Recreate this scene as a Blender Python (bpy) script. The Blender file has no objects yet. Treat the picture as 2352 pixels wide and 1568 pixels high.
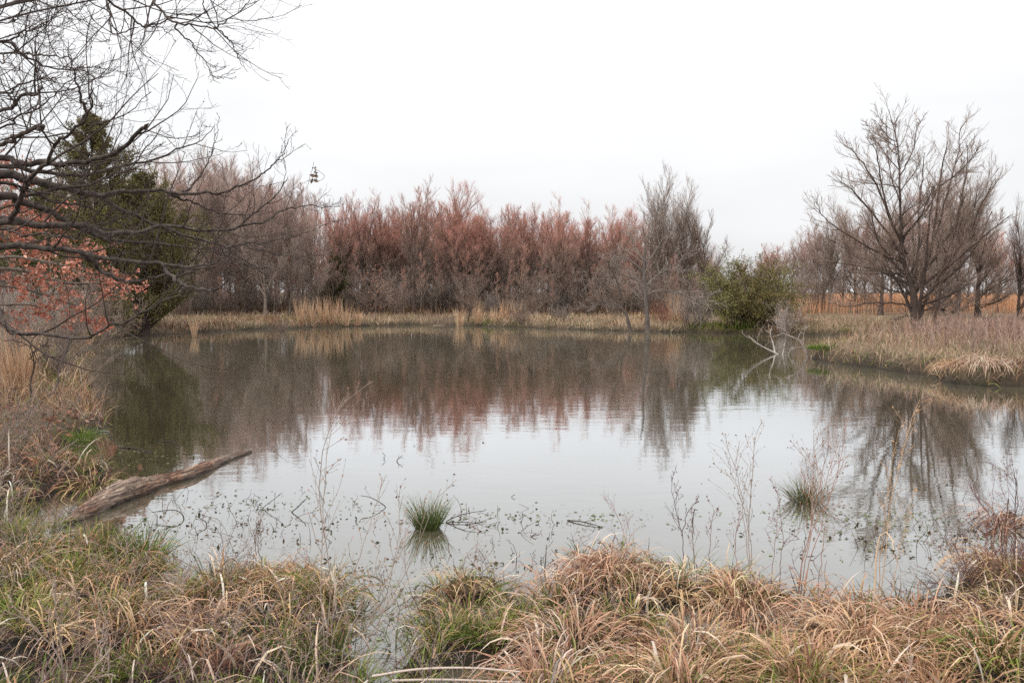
import bpy, math, random
import numpy as np
from mathutils import Vector

rng = np.random.default_rng(11)
random.seed(11)
SC = bpy.context.scene
COL = SC.collection

# ------------------------------------------------------------------ camera, sky, sun, exposure
CAM_Z, FPX, CX, CY = 1.9, 1829.0, 1176.0, 784.0      # measured on a 2352 px wide view of the place
PITCH = math.atan(114.0 / FPX)
cd = bpy.data.cameras.new('camera')
cam = bpy.data.objects.new('camera', cd); COL.objects.link(cam)
cd.sensor_width = 36.0; cd.lens = 28.0
cd.clip_start = 0.05; cd.clip_end = 3000
cam.location = (0, 0, CAM_Z)
cam.rotation_euler = (math.pi / 2 - PITCH, 0, 0)
cd.dof.use_dof = True; cd.dof.focus_distance = 11.0; cd.dof.aperture_fstop = 9.0
SC.camera = cam

W = bpy.data.worlds.new('World'); SC.world = W; W.use_nodes = True
SUN_EL, SUN_ROT = math.radians(52), math.radians(235)
nt = W.node_tree; nt.nodes.clear()
out = nt.nodes.new('ShaderNodeOutputWorld')
sky = nt.nodes.new('ShaderNodeTexSky'); sky.sky_type = 'NISHITA'; sky.sun_disc = False
sky.sun_elevation = SUN_EL; sky.sun_rotation = SUN_ROT; sky.dust_density = 3.0
b1 = nt.nodes.new('ShaderNodeBackground'); b1.inputs[1].default_value = 0.1
nt.links.new(sky.outputs[0], b1.inputs[0])
# overcast layer over the clear sky: CIE-style, brighter towards the zenith, faint cloud structure
geo = nt.nodes.new('ShaderNodeTexCoord')
sep = nt.nodes.new('ShaderNodeSeparateXYZ'); nt.links.new(geo.outputs['Generated'], sep.inputs[0])
mr = nt.nodes.new('ShaderNodeMapRange'); mr.inputs[1].default_value = 0.0; mr.inputs[2].default_value = 1.0
mr.inputs[3].default_value = 0.78; mr.inputs[4].default_value = 1.65
nt.links.new(sep.outputs[2], mr.inputs[0])
nz = nt.nodes.new('ShaderNodeTexNoise'); nz.inputs['Scale'].default_value = 2.2; nz.inputs['Detail'].default_value = 4
mp = nt.nodes.new('ShaderNodeMapping'); mp.inputs['Scale'].default_value = (1, 1, 3.5)
nt.links.new(geo.outputs['Generated'], mp.inputs[0]); nt.links.new(mp.outputs[0], nz.inputs[0])
mr2 = nt.nodes.new('ShaderNodeMapRange'); mr2.inputs[1].default_value = 0.3; mr2.inputs[2].default_value = 0.7
mr2.inputs[3].default_value = 0.93; mr2.inputs[4].default_value = 1.06
nt.links.new(nz.outputs[0], mr2.inputs[0])
mul = nt.nodes.new('ShaderNodeMath'); mul.operation = 'MULTIPLY'
nt.links.new(mr.outputs[0], mul.inputs[0]); nt.links.new(mr2.outputs[0], mul.inputs[1])
b2 = nt.nodes.new('ShaderNodeBackground'); b2.inputs[0].default_value = (0.985, 0.99, 1.0, 1)
nt.links.new(mul.outputs[0], b2.inputs[1])
mx = nt.nodes.new('ShaderNodeMixShader'); mx.inputs[0].default_value = 0.93
nt.links.new(b1.outputs[0], mx.inputs[1]); nt.links.new(b2.outputs[0], mx.inputs[2])
nt.links.new(mx.outputs[0], out.inputs[0])

sl = bpy.data.lights.new('sun', 'SUN'); sl.energy = 1.5; sl.angle = math.radians(14); sl.color = (1.0, 0.93, 0.84)
so = bpy.data.objects.new('sun', sl); COL.objects.link(so)
sd = Vector((math.sin(SUN_ROT) * math.cos(SUN_EL), math.cos(SUN_ROT) * math.cos(SUN_EL), math.sin(SUN_EL)))
so.rotation_euler = sd.to_track_quat('Z', 'Y').to_euler()

vs = SC.view_settings; vs.view_transform = 'Standard'; vs.look = 'None'; vs.exposure = 0.18; vs.gamma = 1.0
SC.render.engine = 'CYCLES'
SC.cycles.max_bounces = 3; SC.cycles.diffuse_bounces = 2; SC.cycles.glossy_bounces = 2; SC.cycles.transmission_bounces = 1
SC.cycles.use_denoising = False
SC.cycles.use_adaptive_sampling = True; SC.cycles.adaptive_threshold = 0.025; SC.cycles.time_limit = 600
SC.cycles.debug_use_spatial_splits = True

# ------------------------------------------------------------------ pixel <-> place
SP, CP = math.sin(PITCH), math.cos(PITCH)
def ray(px, py):
    u = (px - CX) / FPX; v = (CY - py) / FPX
    return u, CP + v * SP, -SP + v * CP
def onz(px, py, z=0.0):                      # where the sight line meets the level z
    u, dy, dz = ray(px, py); t = (z - CAM_Z) / dz
    return np.array((u * t, dy * t, z))
def atd(px, py, D):                          # the point on the sight line D metres ahead
    u, dy, dz = ray(px, py); t = D / dy
    return np.array((u * t, D, CAM_Z + dz * t))
def ztop(py, D): return atd(CX, py, D)[2]
def xat(px, D): return (px - CX) / FPX * D

# ------------------------------------------------------------------ mesh helpers
def srgb(r, g, b):
    c = np.array((r, g, b), float) / 255
    return np.where(c <= 0.04045, c / 12.92, ((c + 0.055) / 1.055) ** 2.4)
def norm(a): return a / np.maximum(np.linalg.norm(a, axis=-1, keepdims=True), 1e-9)

class MB:
    def __init__(s): s.v = []; s.c = []; s.q = []; s.t = []; s.n = 0
    def add(s, v, c, q=None, t=None):
        v = np.asarray(v, float).reshape(-1, 3); c = np.broadcast_to(np.asarray(c, float), v.shape)
        s.v.append(v); s.c.append(c)
        if q is not None and len(q): s.q.append(np.asarray(q).reshape(-1, 4) + s.n)
        if t is not None and len(t): s.t.append(np.asarray(t).reshape(-1, 3) + s.n)
        s.n += len(v)
    def mesh(s, name, mat, smooth=False):
        v = np.concatenate(s.v); c = np.concatenate(s.c)
        q = np.concatenate(s.q) if s.q else np.zeros((0, 4), int)
        t = np.concatenate(s.t) if s.t else np.zeros((0, 3), int)
        me = bpy.data.meshes.new(name)
        me.vertices.add(len(v)); me.vertices.foreach_set('co', v.astype(np.float32).ravel())
        li = np.concatenate([q.ravel(), t.ravel()]).astype(np.int32)
        me.loops.add(len(li)); me.loops.foreach_set('vertex_index', li)
        ls = np.concatenate([np.arange(len(q)) * 4, len(q) * 4 + np.arange(len(t)) * 3]).astype(np.int32)
        me.polygons.add(len(ls)); me.polygons.foreach_set('loop_start', ls)
        if smooth: me.polygons.foreach_set('use_smooth', np.ones(len(ls), bool))
        ca = me.attributes.new('Col', 'FLOAT_COLOR', 'POINT')
        ca.data.foreach_set('color', np.concatenate([c, np.ones((len(c), 1))], 1).astype(np.float32).ravel())
        me.update(calc_edges=True); me.materials.append(mat)
        return me
    def build(s, name, mat, parent=None, smooth=False):
        return link(name, s.mesh(name, mat, smooth), parent)

def link(name, me, parent=None):
    o = bpy.data.objects.new(name, me); COL.objects.link(o)
    if parent is not None: o.parent = parent
    return o
def empty(name, loc=(0, 0, 0), rz=0.0, sc=None):
    o = bpy.data.objects.new(name, None); COL.objects.link(o)
    o.location = loc; o.rotation_euler = (0, 0, rz); o.empty_display_size = 0.2
    if sc is not None: o.scale = sc
    return o
def tag(o, label=None, cat=None, group=None, kind=None):
    if label: o['label'] = label
    if cat: o['category'] = cat
    if group: o['group'] = group
    if kind: o['kind'] = kind
    return o

def tubes(mb, P, R, sides, C):
    """N polylines of K points -> tubes. C: (N,K,3) or (3,)"""
    P = np.asarray(P, float); N, K = P.shape[:2]
    if N == 0: return
    T = np.empty_like(P); T[:, 1:-1] = P[:, 2:] - P[:, :-2]; T[:, 0] = P[:, 1] - P[:, 0]; T[:, -1] = P[:, -1] - P[:, -2]
    T = norm(T); D = norm(P[:, -1] - P[:, 0])
    ref = np.where(np.abs(D[:, 2:3]) < 0.75, np.array([[0, 0, 1.0]]), np.array([[1.0, 0, 0]]))
    U = norm(np.cross(T, np.broadcast_to(ref[:, None], T.shape))); V = np.cross(T, U)
    a = np.arange(sides) * 2 * np.pi / sides
    R = np.broadcast_to(R, (N, K))
    v = P[:, :, None] + R[:, :, None, None] * (np.cos(a)[:, None] * U[:, :, None] + np.sin(a)[:, None] * V[:, :, None])
    i = np.arange(N * K * sides).reshape(N, K, sides)
    j = np.roll(i, -1, axis=2)
    q = np.stack([i[:, :-1], j[:, :-1], j[:, 1:], i[:, 1:]], -1).reshape(-1, 4)
    C = np.asarray(C, float)
    if C.ndim == 1: C = np.broadcast_to(C, (N, K, 3))
    c = np.broadcast_to(C[:, :, None], v.shape)
    mb.add(v, c.reshape(-1, 3), q=q)
def spikes(mb, P, R, C):
    """N two-point twigs -> three-sided spikes"""
    N = len(P)
    if N == 0: return
    D = norm(P[:, -1] - P[:, 0])
    ref = np.where(np.abs(D[:, 2:3]) < 0.75, np.array([[0, 0, 1.0]]), np.array([[1.0, 0, 0]]))
    U = norm(np.cross(D, ref)); V = np.cross(D, U)
    a = np.arange(3) * 2 * np.pi / 3
    b = P[:, 0][:, None] + R[:, None, None] * (np.cos(a)[None, :, None] * U[:, None] + np.sin(a)[None, :, None] * V[:, None])
    v = np.concatenate([b, P[:, -1][:, None]], 1)
    i = np.arange(N) * 4
    t = np.stack([np.stack([i, i + 1, i + 3], -1), np.stack([i + 1, i + 2, i + 3], -1), np.stack([i + 2, i, i + 3], -1)], 1)
    C = np.asarray(C, float)
    c = np.broadcast_to(C, (N, 3)) if C.ndim == 1 else C
    mb.add(v, np.repeat(c, 4, 0), t=t)

def grow(P, R, n, t0, t1, a0, a1, lr, K, trop=0.3, wob=0.12, rr=0.012, shape=None, minlen=0.0, taper=0.25, flat=0.0, afun=None):
    """children of every polyline in P. lr: length as share of the parent's length"""
    N, Kp = P.shape[:2]
    L = np.linalg.norm(np.diff(P, axis=1), axis=2).sum(1)
    s = (np.arange(n)[None] + rng.random((N, n))) / n
    t = t0 + (t1 - t0) * s
    f = t * (Kp - 1); i = np.minimum(f.astype(int), Kp - 2); w = (f - i)[..., None]
    r = np.arange(N)[:, None]
    base = P[r, i] * (1 - w) + P[r, i + 1] * w
    tan = norm(P[r, i + 1] - P[r, i])
    pr = (R[r, i] * (1 - w[..., 0]) + R[r, i + 1] * w[..., 0])
    rv = rng.normal(size=base.shape); rv[..., 2] *= (1 - flat)
    per = norm(np.cross(tan, rv)) if flat == 0 else norm(rv - (rv * tan).sum(-1, keepdims=True) * tan)
    a = np.radians(a0 + (a1 - a0) * (rng.random((N, n)) if afun is None else np.clip(afun(t) + rng.normal(0, .13, t.shape), 0, 1)))[..., None]
    d = np.cos(a) * tan + np.sin(a) * per
    ln = L[:, None] * lr * rng.uniform(0.6, 1.15, (N, n))
    if shape is not None: ln = ln * shape(t)
    base = base.reshape(-1, 3); d = d.reshape(-1, 3); ln = ln.ravel(); pr = pr.ravel()
    keep = ln > minlen
    base, d, ln, pr = base[keep], d[keep], ln[keep], pr[keep]
    M = len(ln); Q = np.empty((M, K, 3)); Q[:, 0] = base
    for k in range(1, K):
        d = norm(d + np.array([0, 0, trop / (K - 1)]) + rng.normal(size=d.shape) * wob)
        Q[:, k] = Q[:, k - 1] + d * (ln / (K - 1))[:, None]
    r0 = np.minimum(pr * 0.8, ln * rr)
    rad = r0[:, None] * np.linspace(1, taper, K)[None]
    return Q, rad

def resample(pts, K):
    """Catmull-Rom through pts, K points"""
    p = np.asarray(pts, float); n = len(p)
    e = np.concatenate([[2 * p[0] - p[1]], p, [2 * p[-1] - p[-2]]])
    s = np.linspace(0, n - 1 - 1e-6, K); i = s.astype(int); u = (s - i)[:, None]
    a, b, c, d = e[i], e[i + 1], e[i + 2], e[i + 3]
    return 0.5 * (2 * b + (c - a) * u + (2 * a - 5 * b + 4 * c - d) * u ** 2 + (3 * b - a - 3 * c + d) * u ** 3)

def blades(mb, base, az, tilt, length, width, droop, K, c0, c1, spread=1.0, twist=None):
    N = len(base)
    d = np.stack([np.sin(tilt) * np.cos(az), np.sin(tilt) * np.sin(az), np.cos(tilt)], -1)
    P = np.empty((N, K, 3)); P[:, 0] = base
    for k in range(1, K):
        P[:, k] = P[:, k - 1] + d * (length / (K - 1))[:, None]
        d = norm(d + np.stack([np.cos(az) * 0.35 * droop, np.sin(az) * 0.35 * droop, -droop], -1) * (k / K) + rng.normal(size=d.shape) * 0.05)
    ta = (az + np.pi / 2 + (rng.normal(size=N) * 0.9 if twist is None else twist))
    S = np.stack([np.cos(ta), np.sin(ta), rng.normal(size=N) * 0.25], -1)
    wt = np.linspace(0, 1, K); wt = np.clip(1.0 - wt ** 2.2, 0.06, 1) * np.clip(0.55 + 1.2 * wt, 0, 1)
    o = S[:, None] * (width[:, None] * wt[None] * 0.5)[..., None]
    v = np.stack([P - o, P + o], 2)                                  # N,K,2,3
    i = np.arange(N * K * 2).reshape(N, K, 2)
    q = np.stack([i[:, :-1, 0], i[:, :-1, 1], i[:, 1:, 1], i[:, 1:, 0]], -1).reshape(-1, 4)
    u = np.linspace(0, 1, K)[None, :, None]
    c = c0[:, None] * (1 - u) + c1[:, None] * u  # roots come in darker than tips, painting shade low in the grass
    c = np.broadcast_to(c[:, :, None], v.shape)
    mb.add(v, c.reshape(-1, 3), q=q)

def leaves(mb, pos, size, C, flatness=0.0, ar=0.28):
    """small leaf quads at random attitudes, folded along the midrib"""
    N = len(pos)
    n = norm(rng.normal(size=(N, 3)) + np.array([0, 0, flatness]))
    u = norm(np.cross(n, rng.normal(size=(N, 3)))); w = np.cross(n, u)
    s = size[:, None]
    a = pos - u * s * 0.5; b = pos + u * s * 0.5
    m = pos + n * s * 0.12
    l = m + w * s * ar; r = m - w * s * ar
    v = np.stack([a, l, b, r], 1); i = np.arange(N * 4).reshape(N, 4)
    t = np.concatenate([i[:, [0, 1, 2]], i[:, [0, 2, 3]]])
    mb.add(v, np.repeat(C, 4, 0), t=t)

_nd = rng.normal(size=(24, 3)); _np = rng.uniform(0, 6.28, 24)
def pn(x, y, s, o=0):                         # smooth pseudo-noise in [-1,1]
    r = 0
    for k in range(6):
        a, b, _ = _nd[(k + o * 5) % 24]
        r = r + np.sin((x * a + y * b) * s * (1 + 0.45 * k) + _np[(k + o * 3) % 24])
    return r / 3.2
def cmix(cols, w=None, n=1, var=0.18):
    cols = np.array([srgb(*c) for c in cols]); w = None if w is None else np.array(w) / np.sum(w)
    c = cols[rng.choice(len(cols), n, p=w)]
    return np.clip(c * rng.lognormal(0, var, (n, 1)), 0.004, 0.85)

# ------------------------------------------------------------------ materials
def mat_attr(name, rough=0.85, transl=0.0, nscale=0.0, namt=0.4, rand=0.0, bump=0.0, spec=0.2, stretch=None):
    m = bpy.data.materials.new(name); m.use_nodes = True; t = m.node_tree; N = t.nodes; Lk = t.links
    p = N['Principled BSDF']; p.inputs['Roughness'].default_value = rough; p.inputs['Specular IOR Level'].default_value = spec
    a = N.new('ShaderNodeAttribute'); a.attribute_name = 'Col'; col = a.outputs['Color']
    def scale(col, fac):
        x = N.new('ShaderNodeVectorMath'); x.operation = 'SCALE'; Lk.new(col, x.inputs[0]); Lk.new(fac, x.inputs['Scale']); return x.outputs[0]
    if nscale:
        tc = N.new('ShaderNodeTexCoord'); n = N.new('ShaderNodeTexNoise'); n.inputs['Scale'].default_value = nscale; n.inputs['Detail'].default_value = 5
        src = tc.outputs['Object']
        if stretch:
            mp = N.new('ShaderNodeMapping'); mp.inputs['Scale'].default_value = stretch; Lk.new(src, mp.inputs[0]); src = mp.outputs[0]
        Lk.new(src, n.inputs['Vector'])
        r = N.new('ShaderNodeMapRange'); r.inputs[1].default_value = 0.3; r.inputs[2].default_value = 0.7
        r.inputs[3].default_value = 1 - namt; r.inputs[4].default_value = 1 + namt
        Lk.new(n.outputs[0], r.inputs[0]); col = scale(col, r.outputs[0])
        if bump:
            b = N.new('ShaderNodeBump'); b.inputs['Strength'].default_value = bump; b.inputs['Distance'].default_value = 0.02
            Lk.new(n.outputs[0], b.inputs['Height']); Lk.new(b.outputs[0], p.inputs['Normal'])
    if rand:
        oi = N.new('ShaderNodeObjectInfo'); r = N.new('ShaderNodeMapRange')
        r.inputs[3].default_value = 1 - rand; r.inputs[4].default_value = 1 + rand
        Lk.new(oi.outputs['Random'], r.inputs[0]); col = scale(col, r.outputs[0])
    Lk.new(col, p.inputs['Base Color'])
    if transl:
        tr = N.new('ShaderNodeBsdfTranslucent'); Lk.new(col, tr.inputs[0])
        mx = N.new('ShaderNodeMixShader'); mx.inputs[0].default_value = transl
        Lk.new(p.outputs[0], mx.inputs[1]); Lk.new(tr.outputs[0], mx.inputs[2]); Lk.new(mx.outputs[0], N['Material Output'].inputs[0])
    return m

M_BARK = mat_attr('bark', 0.9, 0, 9.0, 0.45, 0.0, 0.6, stretch=(1, 1, 0.25))
M_OAKBARK = mat_attr('oak_bark', 0.9, 0, 14.0, 0.6, 0.0, 0.7)
M_TREE = mat_attr('tree_bark', 0.92, 0, 3.0, 0.3, 0.22)
M_TWIG = mat_attr('twig', 0.9, 0, 0.9, 0.22, 0.22)
M_GRASS = mat_attr('grass_blade', 0.6, 0.12, 0, spec=0.2)
M_WEED = mat_attr('dry_stem', 0.85, 0.0)
M_LEAF = mat_attr('leaf', 0.6, 0.15)
M_NEEDLE = mat_attr('needle', 0.7, 0.12)

def ground_mat():
    m = bpy.data.materials.new('soil_and_litter'); m.use_nodes = True; t = m.node_tree; N = t.nodes; L = t.links
    p = N['Principled BSDF']; p.inputs['Roughness'].default_value = 0.95
    tc = N.new('ShaderNodeTexCoord')
    n1 = N.new('ShaderNodeTexNoise'); n1.inputs['Scale'].default_value = 0.35; n1.inputs['Detail'].default_value = 6
    n2 = N.new('ShaderNodeTexNoise'); n2.inputs['Scale'].default_value = 14; n2.inputs['Detail'].default_value = 8
    L.new(tc.outputs['Object'], n1.inputs[0]); L.new(tc.outputs['Object'], n2.inputs[0])
    r = N.new('ShaderNodeValToRGB'); e = r.color_ramp.elements
    e[0].position = 0.32; e[0].color = (*srgb(52, 44, 36), 1); e[1].position = 0.68; e[1].color = (*srgb(140, 116, 90), 1)
    x = r.color_ramp.elements.new(0.5); x.color = (*srgb(98, 82, 62), 1)
    L.new(n2.outputs[0], r.inputs[0])
    r2 = N.new('ShaderNodeValToRGB'); e = r2.color_ramp.elements
    e[0].position = 0.4; e[0].color = (*srgb(96, 90, 58), 1); e[1].position = 0.62; e[1].color = (*srgb(150, 122, 96), 1)
    L.new(n1.outputs[0], r2.inputs[0])
    mx = N.new('ShaderNodeMix'); mx.data_type = 'RGBA'; mx.inputs['Factor'].default_value = 0.4
    L.new(r.outputs[0], mx.inputs['A']); L.new(r2.outputs[0], mx.inputs['B']); at = N.new('ShaderNodeAttribute'); at.attribute_name = 'Col'; mu = N.new('ShaderNodeMix'); mu.data_type = 'RGBA'; mu.blend_type = 'MULTIPLY'; mu.inputs['Factor'].default_value = 1
    L.new(mx.outputs['Result'], mu.inputs['A']); L.new(at.outputs['Color'], mu.inputs['B']); L.new(mu.outputs['Result'], p.inputs['Base Color'])
    b = N.new('ShaderNodeBump'); b.inputs['Strength'].default_value = 0.8; b.inputs['Distance'].default_value = 0.05
    L.new(n2.outputs[0], b.inputs['Height']); L.new(b.outputs[0], p.inputs['Normal'])
    return m

def water_mat():
    m = bpy.data.materials.new('pond_water'); m.use_nodes = True; t = m.node_tree; N = t.nodes; L = t.links
    N.remove(N['Principled BSDF']); o = N['Material Output']
    tc = N.new('ShaderNodeTexCoord')
    def wave(sx, sy, sc, det):
        mp = N.new('ShaderNodeMapping'); mp.inputs['Scale'].default_value = (sx, sy, 1)
        n = N.new('ShaderNodeTexNoise'); n.inputs['Scale'].default_value = sc; n.inputs['Detail'].default_value = det
        L.new(tc.outputs['Object'], mp.inputs[0]); L.new(mp.outputs[0], n.inputs[0]); return n.outputs[0]
    w1 = wave(0.45, 1.0, 7.0, 2.0); w2 = wave(0.3, 1.0, 2.0, 1.0)
    big = wave(0.5, 1, 0.22, 2.0)
    mr = N.new('ShaderNodeMapRange'); mr.inputs[1].default_value = 0.38; mr.inputs[2].default_value = 0.62; mr.inputs[3].default_value = 0.25; mr.inputs[4].default_value = 1.0
    L.new(big, mr.inputs[0])
    ad = N.new('ShaderNodeMath'); ad.operation = 'MULTIPLY_ADD'; ad.inputs[1].default_value = 1.4
    L.new(w2, ad.inputs[0]); L.new(w1, ad.inputs[2])
    ml = N.new('ShaderNodeMath'); ml.operation = 'MULTIPLY'; L.new(ad.outputs[0], ml.inputs[0]); L.new(mr.outputs[0], ml.inputs[1])
    b = N.new('ShaderNodeBump'); b.inputs['Strength'].default_value = 1.0; b.inputs['Distance'].default_value = 0.0017
    L.new(ml.outputs[0], b.inputs['Height'])
    d = N.new('ShaderNodeBsdfDiffuse'); d.inputs[0].default_value = (0.096, 0.083, 0.053, 1)
    g = N.new('ShaderNodeBsdfGlossy'); g.inputs['Roughness'].default_value = 0.035; g.inputs[0].default_value = (0.95, 0.975, 1, 1)
    L.new(b.outputs[0], g.inputs['Normal'])
    f = N.new('ShaderNodeFresnel'); f.inputs[0].default_value = 1.6; L.new(b.outputs[0], f.inputs['Normal'])
    k = N.new('ShaderNodeMath'); k.operation = 'MULTIPLY'; k.inputs[1].default_value = 2.0
    L.new(f.outputs[0], k.inputs[0]); k2 = N.new('ShaderNodeMath'); k2.operation = 'MINIMUM'; k2.inputs[1].default_value = .77; L.new(k.outputs[0], k2.inputs[0]); k = k2
    mx = N.new('ShaderNodeMixShader'); L.new(k.outputs[0], mx.inputs[0]); L.new(d.outputs[0], mx.inputs[1]); L.new(g.outputs[0], mx.inputs[2])
    L.new(mx.outputs[0], o.inputs[0])
    return m

# ------------------------------------------------------------------ shoreline, ground, water
shore_px = [  # walked anticlockwise: far bank, left bank, near bank, right edge, peninsula
    (2075, 772), (1990, 771), (1900, 769), (1750, 767), (1600, 764), (1450, 761), (1300, 756), (1150, 750), (950, 746), (800, 750),
    (600, 756), (450, 763), (300, 773), (215, 790), (170, 815), (165, 850), (195, 890), (215, 930), (232, 975), (225, 996), (160, 1012), (120, 1035),
    (180, 1062), (250, 1085), (245, 1115), (170, 1130), (80, 1150), (10, 1190), (60, 1235), (180, 1250), (310, 1268), (392, 1290), (372, 1330), (352, 1380),
    (405, 1385), (450, 1345), (540, 1318), (640, 1312), (740, 1335), (800, 1370), (828, 1420), (832, 1490), (850, 1575), (925, 1575), (955, 1500),
    (1000, 1460), (1040, 1450), (1110, 1450), (1160, 1430), (1200, 1390), (1270, 1345), (1345, 1305), (1480, 1305),
    (1560, 1330), (1700, 1345), (1800, 1375), (1930, 1395), (2060, 1395), (2170, 1365), (2200, 1315), (2290, 1285), (2420, 1265), (2900, 1220),
    (3400, 1000), (2900, 905), (2560, 893), (2352, 886), (2260, 886), (2180, 880), (2150, 864), (2080, 858), (2000, 846), (1930, 836), (1868, 828),
    (1880, 812), (1960, 797), (2060, 785), (2110, 777)]
SH = np.array([onz(*p)[:2] for p in shore_px])
# densify and roughen the outline a little
_d = []
for k in range(len(SH)):
    a, b = SH[k], SH[(k + 1) % len(SH)]; n = max(2, int(np.linalg.norm(b - a) / 0.6)); n = min(n, 14)
    for i in range(n):
        q = a + (b - a) * i / n; amp = 0.05 + 0.006 * q[1]
        _d.append(q + amp * np.array((pn(q[0], q[1], 2.1), pn(q[0], q[1], 2.3, 1))))
SH = np.array(_d)
# islets of tussock standing in the near shallows
ISLETS = [(1085, 1352, 0.24), (1400, 1295, 0.22), (2305, 1180, 0.12), (215, 1098, 0.16)]
ISL = [(*onz(x, y)[:2], r) for x, y, r in ISLETS]

def sdf(x, y):
    x = np.asarray(x, float).ravel(); y = np.asarray(y, float).ravel()
    d = np.full(x.shape, 1e9); ins = np.zeros(x.shape, bool); n = len(SH)
    for k in range(n):
        ax, ay = SH[k]; bx, by = SH[(k + 1) % n]; ex, ey = bx - ax, by - ay
        t = np.clip(((x - ax) * ex + (y - ay) * ey) / (ex * ex + ey * ey + 1e-12), 0, 1)
        d = np.minimum(d, (x - ax - t * ex) ** 2 + (y - ay - t * ey) ** 2)
        c = ((ay > y) != (by > y)) & (x < (bx - ax) * (y - ay) / (by - ay + 1e-12) + ax)
        ins ^= c
    d = np.sqrt(d) * np.where(ins, -1, 1)
    for ix, iy, r in ISL: d = np.maximum(d, r - np.hypot(x - ix, y - iy))
    return d
def smooth(a, b, x):
    t = np.clip((x - a) / (b - a), 0, 1); return t * t * (3 - 2 * t)
def pocket(x, y, d): return smooth(.42, .7, pn(x, y, 2.1, 4)) * smooth(1.5, .7, d) * smooth(.05, .2, d)
def height(x, y, d=None):
    x = np.asarray(x, float).ravel(); y = np.asarray(y, float).ravel()
    if d is None: d = sdf(x, y)
    near = smooth(9.5, 7.0, y) 
    dp = np.maximum(d, 0)
    zn = 0.05 * (1 - np.exp(-dp / 0.08)) + 0.09 * (1 - np.exp(-dp / 1.2)) + 0.03 * pn(x, y, 2.6) * np.minimum(dp * 3, 1)
    zf = (0.2 + .16 * smooth(3, 8, x) * smooth(30, 24, y)) * (1 - np.exp(-dp / 0.2)) + 0.32 * (1 - np.exp(-dp / 5)) + 0.05 * pn(x, y, 0.7) * np.minimum(dp, 1) + 0.02 * pn(x, y, 3.1, 2) * np.minimum(dp * 2, 1)
    zl = zn * near + zf * (1 - near)
    zl = zl + smooth(6.0, 2.0, y) * smooth(0.3, 2.5, d) * 0.12 - near * .2 * pocket(x, y, d)
    zw = -0.03 - 0.55 * (1 - np.exp(np.minimum(d, 0) / 1.5))
    return np.where(d > 0, zl, zw)

xs = np.concatenate([-np.geomspace(12, 900, 46)[::-1], np.arange(-11.9, 12, 0.17), np.geomspace(12, 900, 46)])
ys = np.concatenate([-np.geomspace(1, 400, 14)[::-1], np.arange(-0.8, 13, 0.17), np.geomspace(13.1, 75, 120), np.geomspace(77, 2400, 40)])
gx, gy = np.meshgrid(xs, ys); gz = height(gx, gy).reshape(gx.shape)
gm = MB(); ny, nx = gx.shape; ii = np.arange(nx * ny).reshape(ny, nx)
_gd = sdf(gx, gy); wet_shade = np.clip(smooth(9.5, 7, gy.ravel()) + np.exp(-np.maximum(_gd, 0) / .4) * (_gd > -9), 0, 1)[:, None]  # wet mud tone, deepened to paint the shade between near grass blades
gm.add(np.stack([gx, gy, gz], -1), (1 - wet_shade) * np.ones(3) + wet_shade * np.array((.075, .07, .055)), q=np.stack([ii[:-1, :-1], ii[:-1, 1:], ii[1:, 1:], ii[1:, :-1]], -1).reshape(-1, 4))
M_GROUND = ground_mat()
tag(gm.build('ground', M_GROUND, smooth=True), 'brown soil and litter banks around the pond', kind='structure')
wm = MB(); wx = np.linspace(-40, 70, 12); wy = np.linspace(0.5, 52, 12); ax, ay = np.meshgrid(wx, wy); ii = np.arange(144).reshape(12, 12)
wm.add(np.stack([ax, ay, ax * 0], -1), (0.1, 0.1, 0.1), q=np.stack([ii[:-1, :-1], ii[:-1, 1:], ii[1:, 1:], ii[1:, :-1]], -1).reshape(-1, 4))
tag(wm.build('water', water_mat()), 'still brown pond water mirroring trees and white sky', kind='structure')
_A = SH; _E = np.roll(SH, -1, 0) - SH
def sdf1(x, y):
    px = x - _A[:, 0]; py = y - _A[:, 1]; t = np.clip((px * _E[:, 0] + py * _E[:, 1]) / ((_E ** 2).sum(1) + 1e-12), 0, 1)
    d = math.sqrt(((px - t * _E[:, 0]) ** 2 + (py - t * _E[:, 1]) ** 2).min())
    ay = _A[:, 1]; by = ay + _E[:, 1]
    c = ((ay > y) != (by > y)) & (x < _E[:, 0] * (y - ay) / (by - ay + 1e-12) + _A[:, 0])
    d = -d if c.sum() % 2 else d
    for ix, iy, r in ISL: d = max(d, r - math.hypot(x - ix, y - iy))
    return d
def gz_at(x, y): return float(height([x], [y], np.array([sdf1(x, y)]))[0])

# ------------------------------------------------------------------ bare tree prototypes (nominal height 10 m)
def lerpc(a, b, N, K): return np.broadcast_to(np.linspace(0, 1, K)[None, :, None] * (b - a) + a, (N, K, 3))
BARK_G, BARK_B, BARK_D = srgb(124, 112, 102), srgb(104, 90, 82), srgb(84, 72, 66)
TW_RED, TW_PINK, TW_GREY, TW_BROWN = srgb(190, 132, 116), srgb(182, 152, 142), srgb(172, 158, 148), srgb(154, 134, 122)

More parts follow.
